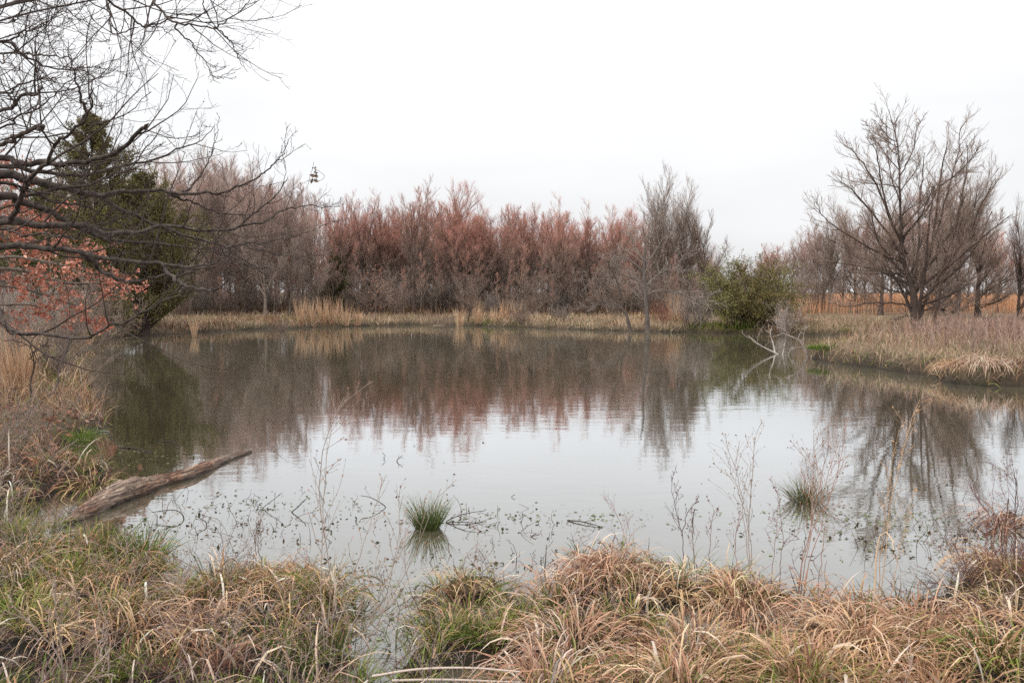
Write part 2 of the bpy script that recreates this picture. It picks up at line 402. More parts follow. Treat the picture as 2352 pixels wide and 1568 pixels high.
def bare_tree(kind, seed):
    global rng
    keep, rng = rng, np.random.default_rng(seed)
    tr, cr = MB(), MB()
    K = 12; z = np.linspace(0, 1, K); fan = lambda t: (1 - t) ** .8
    if kind == 'maple':
        c0, c1, tw = BARK_B, BARK_B * 0.95, TW_RED
        prm = dict(H=6.2, n1=26, t0=.22, a=(8, 66), l1=.66, sh=lambda t: .75 + .35 * t, tr1=.55, r0=.13, n2=11, n3=10, n4=6)
    elif kind == 'grey':
        c0, c1, tw = BARK_G, TW_GREY * .9, TW_PINK * .92
        prm = dict(H=6.8, n1=25, t0=.18, a=(8, 70), l1=.56, sh=lambda t: .8 + .3 * t, tr1=.55, r0=.11, n2=11, n3=10, n4=6)
    elif kind == 'elm':
        c0, c1, tw = BARK_G, BARK_G * .95, TW_BROWN * 1.05
        prm = dict(H=5.6, n1=24, t0=.2, a=(5, 44), l1=.85, sh=lambda t: .62 + .42 * t, tr1=.4, r0=.13, n2=12, n3=9, n4=6)
    elif kind == 'sapling':
        c0, c1, tw = BARK_G, TW_BROWN * .95, TW_RED * .9
        prm = dict(H=8.6, n1=18, t0=.3, a=(12, 55), l1=.26, sh=lambda t: 1.2 - .6 * t, tr1=.6, r0=.07, n2=9, n3=7, n4=5)
    elif kind == 'spread':
        c0, c1, tw = BARK_D, BARK_D, TW_BROWN
        prm = dict(H=5.4, n1=24, t0=.1, a=(8, 74), l1=.85, sh=lambda t: .8 + .25 * t, tr1=.4, r0=.2, n2=11, n3=10, n4=5)
    r0 = prm['r0']; H = prm['H']
    P0 = np.stack([np.cumsum(rng.normal(0, .07, K)) * z, np.cumsum(rng.normal(0, .07, K)) * z, z * H], -1)[None]
    R0 = (r0 * (1 - z * .72) * (1 + .7 * np.exp(-z * 18)))[None]
    P1, R1 = grow(P0, R0, prm['n1'], prm['t0'], 1.0, *prm['a'], prm['l1'], 9, prm['tr1'], .09, .016, prm['sh'], afun=fan)
    P2, R2 = grow(P1, R1, prm['n2'], .15, .98, 18, 48, .4, 5, .4, .12, .011, lambda t: 1.15 - .65 * t)
    P3, R3 = grow(P2, R2, prm['n3'], .1, 1., 14, 40, .66, 3, .55, .1, .009, lambda t: 1.1 - .45 * t, .12)
    P4, R4 = grow(P3, R3, prm['n4'] - 1, .1, .95, 12, 36, .8, 2, .35, .1, .010, None, .06)
    tubes(tr, P0, R0, 8, c0); tubes(tr, P1, np.maximum(R1, .012), 5, lerpc(c0, c1, *P1.shape[:2]))
    hz = P4[:, 1, 2].max(); lo = c1 * .45 + TW_BROWN * .55
    def budc(P): f = smooth(.35, .85, P[..., 2] / hz)[..., None]; return lo * (1 - f) + tw * f
    tubes(cr, P2, np.maximum(R2, .007), 3, lerpc(c1, lo, *P2.shape[:2]))
    tubes(cr, P3, np.maximum(R3, .004), 3, budc(P3) * .5 + lo * .5)
    spikes(cr, P4, np.maximum(R4[:, 0] * .6, .0032), budc(P4[:, 1]) * rng.lognormal(0, .18, (len(P4), 1)))
    rng = keep; top = float(np.percentile(P4[:, 1, 2], 99.7))
    return tr.mesh(kind + '_trunk', M_TREE, True), cr.mesh(kind + '_crown', M_TWIG), top

def thicket_shrub(seed, tw):
    global rng
    keep, rng = rng, np.random.default_rng(seed)
    mb = MB(); n = 26
    b = np.stack([rng.normal(0, .35, n), rng.normal(0, .35, n), np.zeros(n)], -1)
    d = norm(np.stack([rng.normal(0, .42, n), rng.normal(0, .42, n), np.ones(n)], -1)); K = 6
    P = np.empty((n, K, 3)); P[:, 0] = b; L = rng.uniform(1.4, 3.2, n)
    for k in range(1, K):
        d = norm(d + rng.normal(0, .12, d.shape)); P[:, k] = P[:, k - 1] + d * (L / (K - 1))[:, None]
    R = .018 * np.linspace(1, .3, K)[None] * np.ones((n, 1))
    P2, R2 = grow(P, R, 9, .15, 1, 25, 65, .38, 4, .25, .18, .01)
    P3, R3 = grow(P2, R2, 7, .15, 1, 25, 60, .5, 2, .2, .15, .012, None, .05)
    tubes(mb, P, R, 4, tw * .8); tubes(mb, P2, np.maximum(R2, .006), 3, tw * .9)
    spikes(mb, P3, np.maximum(R3[:, 0], .006), tw * rng.lognormal(0, .2, (len(P3), 1)))
    rng = keep
    return mb.mesh('thicket_shrub', M_TWIG)

PROTO = {}
for key, kind, seed in (('R1', 'maple', 1), ('R2', 'maple', 2), ('G1', 'grey', 4), ('G2', 'grey', 5), ('E1', 'elm', 6), ('S1', 'sapling', 8), ('V1', 'spread', 10)):
    PROTO[key] = bare_tree(kind, seed)
PROTO.update(R3=PROTO['R1'], E2=PROTO['E1'], S2=PROTO['S1'], V2=PROTO['V1'])
TREES = []
def tree(name, key, px, top, D, label, group, wide=1.0, rz=None, x=None, lean=0.0):
    x = xat(px, D) if x is None else x; z = gz_at(x, D) - 0.04
    s = (ztop(top, D) - z) / PROTO[key][2]
    root = empty(name, (x, D, z), random.uniform(0, 6.28) if rz is None else rz, (s * wide, s * wide, s))
    root.rotation_euler[1] = lean
    link('trunk', PROTO[key][0], root); link('crown', PROTO[key][1], root)
    tag(root, label, 'tree', group); TREES.append(root)
    return root

GF = 'bare trees along the far bank'
far_trees = [
    (395, 352, 46, 'G1', 'grey bare tree half hidden behind the right side of the shorter cedar'),
    (440, 340, 49, 'G2', 'grey bare tree just right of the two dark green cedars'),
    (500, 330, 52, 'E1', 'tallest grey bare tree showing behind the overhanging oak branches'),
    (560, 348, 50, 'G1', 'grey bare tree second to the right of the tallest tree behind the oak branches'),
    (610, 358, 48, 'G2', 'pale grey tree behind the middle of the overhanging oak branch tips'),
    (665, 395, 49, 'G1', 'grey-brown tree just left of the dangling leaf cluster in the sky'),
    (720, 432, 50, 'G2', 'grey-pink tree directly below the dangling leaf cluster'),
    (775, 440, 52, 'R3', 'reddish tree above the row of tall tawny grass clumps on the far bank'),
    (835, 452, 53, 'R2', 'reddish tree behind the sapling with a few orange leaves'),
    (890, 442, 54, 'R1', 'red-budded tree immediately left of the broad dark-limbed red maple'),
    (950, 406, 51, 'R1', 'broad red maple with dark spreading limbs, highest of the red trees'),
    (1045, 412, 55, 'R2', 'red maple with pale limbs next right of the broad highest red maple'),
    (1110, 446, 54, 'R3', 'red-budded tree above the shorter tawny grass clump on the far bank'),
    (1165, 466, 53, 'S1', 'slender purplish tree in the dip between the two red maple groups'),
    (1215, 466, 54, 'R2', 'low red tree just left of the rounded fan-shaped red maple'),
    (1290, 450, 51, 'R3', 'rounded fan-shaped red maple with upright limbs midway along the far bank'),
    (1350, 464, 54, 'R1', 'red-budded tree next right of the rounded fan-shaped red maple'),
    (1410, 466, 52, 'R2', 'last red-budded tree before the tall grey tree'),
]
for px, top, D, k, lb in far_trees: tree('bare_tree', k, px, top, D, lb, GF, wide=random.uniform(.95, 1.15))
tree('bare_tree', 'E1', 1505, 376, 53, 'tall grey upright tree towering above the red trees', GF, 1.0)
tree('bare_tree', 'E2', 1560, 405, 55, 'tall grey tree pressed against the right of the tallest upright tree', GF, .95)
tree('bare_tree', 'V1', 1618, 438, 53, 'grey tree with limbs sweeping out to the right above the green bush', GF, .85)
GR = 'bare trees in front of the orange field'
right_trees = [
    (1700, 590, 66, 'R1', 'low distant bare tree showing above the left shoulder of the green bush', 1.28),
    (1765, 556, 62, 'R2', 'rounded bare tree directly behind the top of the green bush', 1.22),
    (1815, 524, 58, 'G2', 'fine-twigged rounded tree behind the right side of the green bush', 1.28),
    (1872, 505, 60, 'G1', 'bare tree between the green bush and the orange field opening', 1.08),
    (1905, 468, 54, 'E2', 'slender dark-stemmed tree first left of the big spreading tree group', 0.94),
    (1965, 440, 52, 'V2', 'bare tree with dark stem second left of the big spreading tree', 0.88),
    (2022, 432, 47, 'V1', 'thick-trunked bare tree just left of the big spreading tree, orange field behind', 0.94),
    (2165, 370, 45, 'G1', 'dark bare tree directly right of and behind the big spreading tree', 1.08),
    (2198, 352, 41, 'V2', 'bare tree with rising limbs second right of the big spreading tree', 0.84),
    (2245, 430, 43, 'V1', 'low bushy bare tree third right of the big spreading tree', 1.15),
    (2290, 520, 52, 'R1', 'small bare tree in the gap with pale sky near the right edge', 1.22),
    (2338, 455, 33, 'V2', 'bare tree cut by the right edge of the picture', 0.74),
]
for px, top, D, k, lb, w in right_trees: tree('bare_tree', k, px, top, D, lb, GR, wide=w)
# big spreading tree on the peninsula, with its own form
def big_tree():
    global rng
    keep, rng = rng, np.random.default_rng(77)
    D = 31.0; x = xat(2106, D); z = gz_at(x, D)
    root = empty('spreading_tree', (x, D, z - .05), 0, (.97, 1, .93))
    tr, cr = MB(), MB(); sc = D / FPX
    def pp(px, py, dy=0.0):
        p = atd(px, py, D + dy); return p - np.array((x, D, z - .05))
    limbs = [
        [(2106, 768), (2104, 720), (2100, 672), (2092, 640), (2080, 600), (2072, 540), (2068, 460), (2064, 380), (2060, 300), (2052, 250), (2040, 210)],
        [(2100, 672), (2120, 620), (2140, 560), (2152, 480), (2160, 400), (2172, 330), (2180, 290)],
        [(2080, 600), (2050, 540), (2010, 480), (1970, 430), (1940, 400), (1915, 380)],
        [(2084, 570), (2050, 500), (2020, 420), (1990, 360), (1960, 320), (1935, 300)],
        [(2072, 540), (2040, 470), (2020, 380), (2010, 320), (1990, 280)],
        [(2120, 620), (2160, 560), (2200, 490), (2215, 420), (2225, 350), (2230, 300)],
        [(2140, 560), (2165, 470), (2185, 400), (2200, 340), (2210, 270), (2215, 250)],
        [(2100, 660), (2150, 620), (2200, 560), (2240, 490), (2270, 420), (2290, 380)],
        [(2104, 700), (2160, 680), (2220, 650), (2270, 600), (2300, 550)],
        [(2092, 650), (2040, 620), (1980, 600), (1920, 590), (1880, 590)],
        [(2094, 640), (2040, 580), (1970, 540), (1910, 500), (1880, 470), (1862, 440)],
        [(2104, 700), (2050, 690), (1990, 690), (1940, 700), (1905, 690)],
        [(2108, 715), (2150, 700), (2190, 712), (2230, 700), (2265, 690)],
        [(2104, 730), (2085, 722), (2060, 728), (2040, 745)],
        [(2064, 380), (2085, 340), (2100, 300), (2105, 260), (2120, 235)],
        [(2100, 640), (2110, 540), (2112, 450), (2120, 380), (2125, 320)],
        [(2160, 400), (2200, 370), (2235, 330), (2255, 300)],
        [(2108, 735), (2126, 685), (2152, 640), (2188, 560), (2206, 480), (2214, 420)], [(2102, 738), (2086, 690), (2062, 640), (2030, 575), (2005, 510), (1985, 460)], [(2106, 735), (2114, 690), (2122, 630), (2130, 560), (2136, 470), (2148, 400)],
    ]
    rad0 = [.24, .1, .075, .075, .06, .08, .06, .08, .075, .07, .07, .06, .06, .035, .04, .07, .04, .11, .1, .11]
    Q = []; RR = []
    for i, l in enumerate(limbs):
        n = len(l); dr = rng.uniform(-2.2, 2.2) if i else 0
        pts = [pp(a, b, dr * (k / (n - 1))) for k, (a, b) in enumerate(l)]
        q = resample(pts, 16); q[1:] += rng.normal(0, .02, (15, 3)); Q.append(q)
        s = np.linspace(0, 1, 16); RR.append(rad0[i] * .72 * (1 - .86 * s) ** .9 if i else .2 * np.exp(-s * 5) + .07 * (1 - s) + .006)
    Q = np.array(Q); RR = np.array(RR)
    # limbs that come towards and go away from the viewer
    E, RE = grow(Q[:1], RR[:1], 26, .12, .9, 40, 75, .42, 16, .55, .09, .012, lambda t: 1.2 - .9 * t)
    Q = np.concatenate([Q, E]); RR = np.concatenate([RR, RE])
    P2, R2 = grow(Q, RR, 17, .15, .97, 22, 55, .36, 6, .5, .13, .010, lambda t: 1.2 - .85 * t)
    P3, R3 = grow(P2, R2, 8, .12, 1, 20, 50, .45, 3, .4, .15, .010, lambda t: 1.1 - .5 * t, .1)
    P4, R4 = grow(P3, R3, 4, .2, 1, 15, 42, .6, 2, .25, .1, .014, None, .05)
    tubes(tr, Q[:1], RR[:1], 12, BARK_D * .85); tubes(tr, Q[1:], RR[1:], 6, BARK_D * .85)
    tubes(cr, P2, np.maximum(R2, .007), 4, lerpc(BARK_D, TW_BROWN * .85, *P2.shape[:2])); tubes(cr, P3, np.maximum(R3, .0045), 3, TW_BROWN * .85)
    spikes(cr, P4, np.maximum(R4[:, 0] * .6, .003), TW_BROWN * .95 * rng.lognormal(0, .2, (len(P4), 1)))
    rng = keep
    tr.build('trunk', M_TREE, root, True); cr.build('crown', M_TWIG, root)
    tag(root, 'big spreading bare tree on the grassy peninsula, tallest on that side', 'tree')
big_tree()
tree('bare_tree', 'V1', 2150, 420, 34, 'bushy bare tree overlapping the right of the big spreading tree trunk', GR, 1.1)

for px, top, D, k in [(1745, 585, 72, 'G1'), (1790, 560, 68, 'R3'), (1840, 545, 66, 'R2'), (1890, 500, 63, 'R1'), (1935, 480, 60, 'G2'), (1985, 470, 58, 'R3'), (2045, 450, 55, 'R1'), (2080, 470, 62, 'G1'),
                      (2130, 470, 60, 'R2'), (2180, 450, 57, 'R3'), (2222, 470, 55, 'G2'), (2262, 500, 60, 'R1'), (2010, 560, 75, 'S1'), (1950, 560, 78, 'S2'), (2120, 560, 74, 'S1'), (2345, 560, 62, 'R2')]:
    tree('copse_tree', k, px, top, D, 'bare tree massed in the copse behind the big spreading tree', 'trees massed behind the big spreading tree', 1.1)
# trees packed in the thicket behind the first row: nothing tells them apart
sky_x = [-80, 330, 400, 450, 500, 560, 620, 680, 740, 800, 850, 900, 950, 1000, 1050, 1100, 1150, 1200, 1250, 1300, 1350, 1400, 1440, 1500, 1560, 1600, 1640, 1680, 1720, 1800]
sky_y = [400, 380, 350, 345, 345, 360, 375, 410, 450, 455, 460, 440, 425, 435, 425, 450, 470, 475, 465, 460, 470, 475, 470, 460, 470, 500, 540, 580, 600, 600]
k = 0
for row, (D, stp) in enumerate(((55, 33), (59, 40), (64, 48))):
    for px in np.arange(-60 if row < 2 else 330, 1700, stp):
        p = px + random.uniform(-12, 12); d = D + random.uniform(-2, 2)
        if p > 1620 and row < 2: continue
        top = np.interp(p, sky_x, sky_y) + random.uniform(-6, 110)
        red = 760 < p < 1460
        key = random.choice(['R1', 'R2', 'R3', 'S1', 'S2', 'R2']) if red else random.choice(['G1', 'G2', 'S1', 'E2', 'G1', 'S2'])
        t = tree('thicket_tree', key, p, top, d, 'slim bare tree packed in the thicket behind the first row of trees', 'trees packed in the thicket', random.uniform(.85, 1.25))
        t['kind'] = 'thing'; k += 1

for i in range(44):
    px = 420 + 1180 * (i + random.random()) / 44; d = random.uniform(48.5, 53) - max(0, 700 - px) * .012
    tree('understory_sapling', 'S1', px, random.uniform(545, 655), d, 'thin bare sapling standing at the front edge of the thicket', 'saplings at the thicket edge', random.uniform(.9, 1.5))
SHR = [thicket_shrub(31, TW_BROWN * .85), thicket_shrub(32, TW_GREY * .72), thicket_shrub(33, TW_BROWN * .7)]
k = 0
for row, (D, stp) in enumerate(((51, 56), (54, 36))):
    for px in np.arange(400, 1660, stp):
        d = D + random.uniform(-1.2, 1.2); 
        if px < 700: d -= (700 - px) * .012
        p = px + random.uniform(-10, 10); x = xat(p, d); s = random.uniform(.5, 1.05)
        o = link('thicket_shrub', SHR[k % 3]); o.location = (x, d, gz_at(x, d) - .05); o.rotation_euler = (0, 0, random.uniform(0, 6.28)); o.scale = (s * 1.15, s * 1.15, s)
        tag(o, 'bare twiggy shrub filling the foot of the thicket behind the far bank', 'shrub', 'shrubs at the foot of the thicket'); k += 1
# shrub layer under the right-hand trees, farther away
for i, (px, D, s, lb) in enumerate([(1690, 50, .9, 'bare brown shrub rising behind the left top of the green bush'), (1660, 51, 1.0, 'bare brown shrub farther left behind the green bush'), (1880, 55, .8, 'bare shrub far right behind the green bush, near the orange field'), (1850, 53, .9, 'bare shrub just right behind the green bush')]):
    x = xat(px, D); o = link('thicket_shrub', SHR[i % 3]); o.location = (x, D, gz_at(x, D) - .05); o.scale = (s, s, s)
    tag(o, lb, 'shrub', 'shrubs beside the green bush')

# a wood farther back that reads as one mass
def far_woods():
    mb = MB()
    n = 620
    px = np.concatenate([rng.uniform(-300, 1680, 420), rng.uniform(1640, 2700, 200)]); rt = px > 1660; D = np.where(rt, rng.uniform(270, 330, n), rng.uniform(80, 105, n))
    top = np.interp(px, [-300, 300, 600, 900, 1300, 1600, 1660, 2000, 2400, 2700], [430, 420, 430, 480, 500, 540, 628, 640, 640, 636]) + rng.uniform(0, 22, n)
    x = (px - CX) / FPX * D; H = CAM_Z + (670 - top) / FPX * D - .3
    K = 4; P = np.stack([np.stack([x + rng.normal(0, .25, n), D, .3 + H * f], -1) for f in np.linspace(0, 1, K)], 1)
    R = np.linspace(.1, .02, K)[None] * np.where(rt, 1.6, 1)[:, None]
    P2, R2 = grow(P, R, 9, .08, 1, 20, 60, .42, 2, .5, .1, .014, lambda t: 1.2 - t)
    P3, R3 = grow(P2, R2, 7, .1, 1, 20, 60, .45, 2, .4, .1, .016)
    c = srgb(146, 130, 128); r3 = np.where(P3[:, 0, 1] > 200, .07, .02)
    tubes(mb, P, R, 3, c * .8); spikes(mb, P2, np.where(P2[:, 0, 1] > 200, .09, .03), c); spikes(mb, P3, r3, c * rng.lognormal(0, .2, (len(P3), 1)))
    tag(mb.build('far_woods', M_TWIG), 'distant bare wood fading behind the thicket and the orange field', kind='stuff')
far_woods()

# ------------------------------------------------------------------ small trees at the far water's edge
def limb_tree(name, label, D, limbs, rads, col, tw, n2, n3, cat='tree', spread=1.2, seed=5, lr2=.35, base=None, n4=3):
    """a tree whose limbs follow measured lines; the rest grows from them"""
    global rng
    keep, rng = rng, np.random.default_rng(seed)
    b = atd(*limbs[0][0], D); root = empty(name, b)
    Q = []; RR = []
    for i, l in enumerate(limbs):
        dr = rng.uniform(-spread, spread) if i else 0
        pts = [atd(p[0], p[1], D + dr * k / (len(l) - 1)) - b for k, p in enumerate(l)]
        Q.append(resample(pts, 12)); RR.append(rads[i] * (1 - .8 * np.linspace(0, 1, 12)))
    Q = np.array(Q); RR = np.array(RR); tr, cr = MB(), MB()
    P2, R2 = grow(Q, RR, n2, .3, 1, 30, 70, lr2, 6, .1, .2, .011, None)
    P3, R3 = grow(P2, R2, n3, .15, 1, 25, 60, .42, 3, .1, .2, .012)
    P4, R4 = grow(P3, R3, n4, .2, 1, 25, 55, .5, 2, .1, .1, .015)
    tubes(tr, Q, RR, 7, col); tubes(cr, P2, np.maximum(R2, .006), 4, tw); tubes(cr, P3, np.maximum(R3, .005), 3, tw)
    spikes(cr, P4, np.maximum(R4[:, 0], .0045), tw * rng.lognormal(0, .15, (len(P4), 1)))
    rng = keep
    tr.build('trunk', M_TREE, root, True); cr.build('crown', M_TWIG, root)
    tag(root, label, cat); return root
limb_tree('bare_tree', 'straight grey-trunked tree with pale tangled twigs at the far water edge', 36.0,
          [[(1487, 764), (1486, 735), (1484, 700), (1481, 660), (1479, 620), (1482, 560), (1476, 520)], [(1481, 660), (1500, 640), (1530, 620), (1560, 600), (1575, 575)],
           [(1482, 650), (1455, 640), (1420, 630), (1380, 640)], [(1480, 625), (1450, 600), (1420, 590), (1390, 600)], [(1483, 680), (1510, 668), (1560, 672), (1600, 690), (1640, 690)],
           [(1480, 610), (1510, 570), (1530, 530), (1535, 500)], [(1480, 600), (1455, 560), (1445, 520)]],
          [.13, .05, .05, .05, .05, .05, .05], srgb(116, 106, 100), srgb(150, 138, 130), 12, 8, seed=21)
limb_tree('leaning_tree', 'small crooked tree leaning left over the far water edge', 36.0,
          [[(1447, 763), (1444, 745), (1438, 722), (1424, 704), (1400, 696), (1372, 690)], [(1424, 704), (1400, 670), (1375, 650), (1350, 640)], [(1430, 708), (1425, 670), (1410, 630), (1395, 600)],
           [(1400, 696), (1370, 700), (1340, 712)]], [.1, .05, .05, .03], srgb(92, 82, 76), srgb(146, 134, 126), 10, 7, seed=22)
limb_tree('dead_branch', 'bleached forked dead branch sticking out of the water near the peninsula', 24.3,
          [[(1806, 836), (1796, 820), (1780, 810), (1755, 798), (1735, 785), (1718, 770)], [(1780, 812), (1776, 790), (1770, 770), (1768, 755)], [(1796, 824), (1800, 800), (1805, 780)], [(1803, 828), (1815, 805), (1825, 798)]],
          [.035, .025, .022, .02], srgb(178, 168, 160), srgb(172, 160, 152), 5, 3, 'branch', .6, 23, .3, n4=1)
limb_tree('dead_snag', 'bent grey dead snag at the tip of the peninsula', 23.5,
          [[(1858, 830), (1852, 815), (1845, 795), (1832, 780), (1810, 770), (1795, 764)], [(1845, 795), (1846, 770), (1850, 745), (1842, 725)], [(1832, 780), (1838, 765), (1845, 752)]],
          [.055, .025, .02], srgb(150, 136, 128), srgb(160, 150, 144), 4, 3, 'branch', .5, 24, .3, n4=1)
limb_tree('orange_leaf_sapling', 'thin sapling holding a few orange leaves at the thicket edge', 44.0,
          [[(862, 735), (864, 690), (862, 650), (860, 625)], [(864, 690), (880, 670), (900, 690)]], [.03, .02], BARK_B, TW_BROWN, 6, 3, seed=25)
limb_tree('bare_sapling', 'thin bare sapling standing among the shorter tawny grass on the far bank', 44.0,
          [[(1075, 738), (1080, 712), (1085, 700), (1090, 688)], [(1080, 712), (1070, 700), (1060, 692)], [(1082, 708), (1095, 700), (1100, 690)]], [.04, .03, .03], BARK_D, BARK_D, 5, 4, seed=26)
limb_tree('bare_sapling', 'slender sapling on the left bank rising from dry grass', 9.6,
          [[(72, 912), (70, 880), (78, 845), (76, 815), (70, 790), (78, 775)], [(76, 810), (95, 795), (110, 788)]], [.014, .008], BARK_B * .8, BARK_B * .8, 4, 3, seed=27, spread=.3)
# orange leaves on the sapling
om = MB(); q = atd(866, 655, 44.0); n = 90
pos = q + np.stack([rng.normal(0, .25, n), rng.normal(0, .25, n), rng.normal(0, .7, n)], -1)
leaves(om, pos - q, rng.uniform(.06, .11, n), cmix([(205, 140, 112), (190, 120, 95)], None, n)); 
sap = [o for o in COL.objects if o.name.startswith('orange_leaf_sapling')][0]
oo = om.build('leaf_cluster', M_LEAF, sap); oo.location = Vector(q) - sap.location

# ------------------------------------------------------------------ evergreens
def cedar(name, label, px, top, D, w, seed, col, basepy=0.06, nb=190):
    global rng
    keep, rng = rng, np.random.default_rng(seed)
    x = xat(px, D); z = gz_at(x, D) - .05; H = ztop(top, D) - z; root = empty(name, (x, D, z))
    tr, cr = MB(), MB(); K = 10; f = np.linspace(0, 1, K)
    P0 = np.stack([rng.normal(0, .04, K), rng.normal(0, .04, K), f * H], -1)[None]; R0 = (.16 * (1 - f * .93))[None]
    sh = lambda t: np.clip((1 - t) ** .8, .02, 1) * np.clip(.5 + t * 3, 0, 1) * rng.uniform(.5, 1.15, t.shape)
    P1, R1 = grow(P0, R0, nb, basepy, .995, 45, 82, 1.7 * w / H, 6, .55, .1, .012, sh)
    P2, R2 = grow(P1, R1, 9, .25, 1, 25, 60, .34, 4, .5, .12, .012, lambda t: 1.2 - .6 * t)
    P3, R3 = grow(P2, R2, 7, .1, 1, 20, 55, .45, 2, .35, .1, .03)
    tubes(tr, P0, R0, 8, BARK_D * .6); tubes(tr, P1, R1, 4, BARK_D * .5)
    tubes(cr, P2, np.maximum(R2, .008), 3, BARK_D * .5)
    c = col * rng.lognormal(0, .25, (len(P3), 1))
    spikes(cr, P3, np.full(len(P3), .02), c)
    for q in range(4):
        m = P3[:, 0] + (P3[:, 1] - P3[:, 0]) * rng.uniform(.1, 1.25, (len(P3), 1)) + rng.normal(0, .06, (len(P3), 3))
        leaves(cr, m, rng.uniform(.07, .17, len(m)), c * rng.lognormal(0, .3, (len(m), 1)), 0, .13)
    rng = keep
    tr.build('trunk', M_BARK, root, True); cr.build('crown', M_NEEDLE, root); tag(root, label, 'tree', 'evergreen cedars')
cedar('cedar_tree', 'tall olive-green cedar with a pointed spire behind the oak branches', 226, 262, 36, 3.1, 41, srgb(116, 108, 68), .03, 180)
cedar('cedar_tree', 'shorter broad dark cedar nearest the water behind the oak branches', 335, 405, 34, 3.1, 42, srgb(100, 94, 54), .04, 165)
cedar('cedar_tree', 'dark cedar deep in the shade behind the rust-leaved oak', 120, 420, 38, 2.3, 43, srgb(82, 86, 42), .06, 110)
cedar('cedar_tree', 'small dull green cedar half buried in the grey thicket', 775, 590, 52, 1.6, 44, srgb(96, 96, 58), .06, 50)
o = link('brown_shrub', thicket_shrub(46, srgb(138, 100, 84))); D = 40.0; x = xat(1522, D); o.location = (x, D, gz_at(x, D) - .05); o.scale = (.42, .42, .46); tag(o, 'small rust-brown dead shrub right of the straight grey trunk', 'shrub')

def green_bush():
    global rng
    keep, rng = rng, np.random.default_rng(51)
    D = 37.5; x = xat(1722, D); z = gz_at(x, D) - .05; root = empty('green_bush', (x, D, z), 0, (1.08, 1.0, .9))
    st, cr = MB(), MB(); n = 40; K = 8
    sg = np.where(np.arange(n) % 2, .28, .85); d = norm(np.stack([rng.normal(0, 1, n) * sg, rng.normal(0, 1, n) * sg * .75, np.ones(n) * .9], -1)); P = np.empty((n, K, 3))
    P[:, 0] = np.stack([rng.normal(0, .5, n), rng.normal(0, .5, n), np.zeros(n)], -1); L = rng.uniform(2.4, 3.7, n) * (.72 + .28 * d[:, 2])
    for k in range(1, K):
        d = norm(d + rng.normal(0, .13, d.shape) + [0, 0, .02]); P[:, k] = P[:, k - 1] + d * (L / (K - 1))[:, None]
    R = np.linspace(.035, .01, K)[None] * np.ones((n, 1))
    P2, R2 = grow(P, R, 14, .12, 1, 30, 70, .3, 5, .15, .15, .012)
    P3, R3 = grow(P2, R2, 8, .1, 1, 25, 60, .4, 3, .2, .15, .012)
    tubes(st, P, R, 5, BARK_B * .8); tubes(cr, P2, np.maximum(R2, .006), 3, BARK_B * .8); tubes(cr, P3, np.maximum(R3, .004), 3, srgb(120, 104, 66))
    t = rng.uniform(.1, 1.05, (len(P3), 9, 1)); m = (P3[:, :1] + (P3[:, 2:] - P3[:, :1]) * t).reshape(-1, 3) + rng.normal(0, .05, (len(P3) * 9, 3))
    keepm = rng.random(len(m)) < np.clip(.55 + .75 * pn(m[:, 0] * 1.3 + m[:, 1], m[:, 2] * 1.4 + m[:, 1] * .7, 1.4) + .25, .3, 1)
    m = m[keepm]
    out_ = np.clip((np.abs(m[:, 0] + .2) / 2.2) ** 1.2, 0, 1)[:, None]
    ca = cmix([(128, 126, 74), (112, 114, 62), (142, 138, 88)], None, len(m)); cb = cmix([(136, 118, 78), (120, 106, 70), (114, 114, 66)], None, len(m))
    mixv = np.clip(out_ + .25 * (m[:, 0] < -.6)[:, None] + rng.normal(0, .2, (len(m), 1)), 0, 1)
    leaves(cr, m, rng.uniform(.05, .095, len(m)), ca * mixv + cb * (1 - mixv))
    rng = keep
    st.build('stems', M_TREE, root, True); cr.build('crown', M_LEAF, root); tag(root, 'large rounded olive-green evergreen bush on the far bank', 'bush')
green_bush()
o = link('grey_shrub', thicket_shrub(34, srgb(186, 172, 164))); D = 35.6; x = xat(1805, D); o.location = (x, D, gz_at(x, D) - .05); o.scale = (.5, .5, .48)
tag(o, 'pale grey leafless shrub against the right foot of the green bush', 'shrub')
for i, (px, D, s, lb) in enumerate([(645, 38.5, .35, 'small dark leafless bush at the water edge left of the tall tawny grass'), (1290, 43.5, .4, 'low greyish bush on the far bank below the fan-shaped red maple'),
                                    (1020, 43, .4, 'low grey bush beside the shorter tawny grass on the far bank'), (1195, 43, .42, 'low purplish bush right of the shorter tawny grass on the far bank'), (1590, 38.0, .75, 'brown tangled bush left of the green bush')]):
    o = link('low_bush', SHR[i % 3]); x = xat(px, D); o.location = (x, D, gz_at(x, D) - .05); o.scale = (s * 1.3, s * 1.3, s); o.rotation_euler = (0, 0, i); tag(o, lb, 'bush')

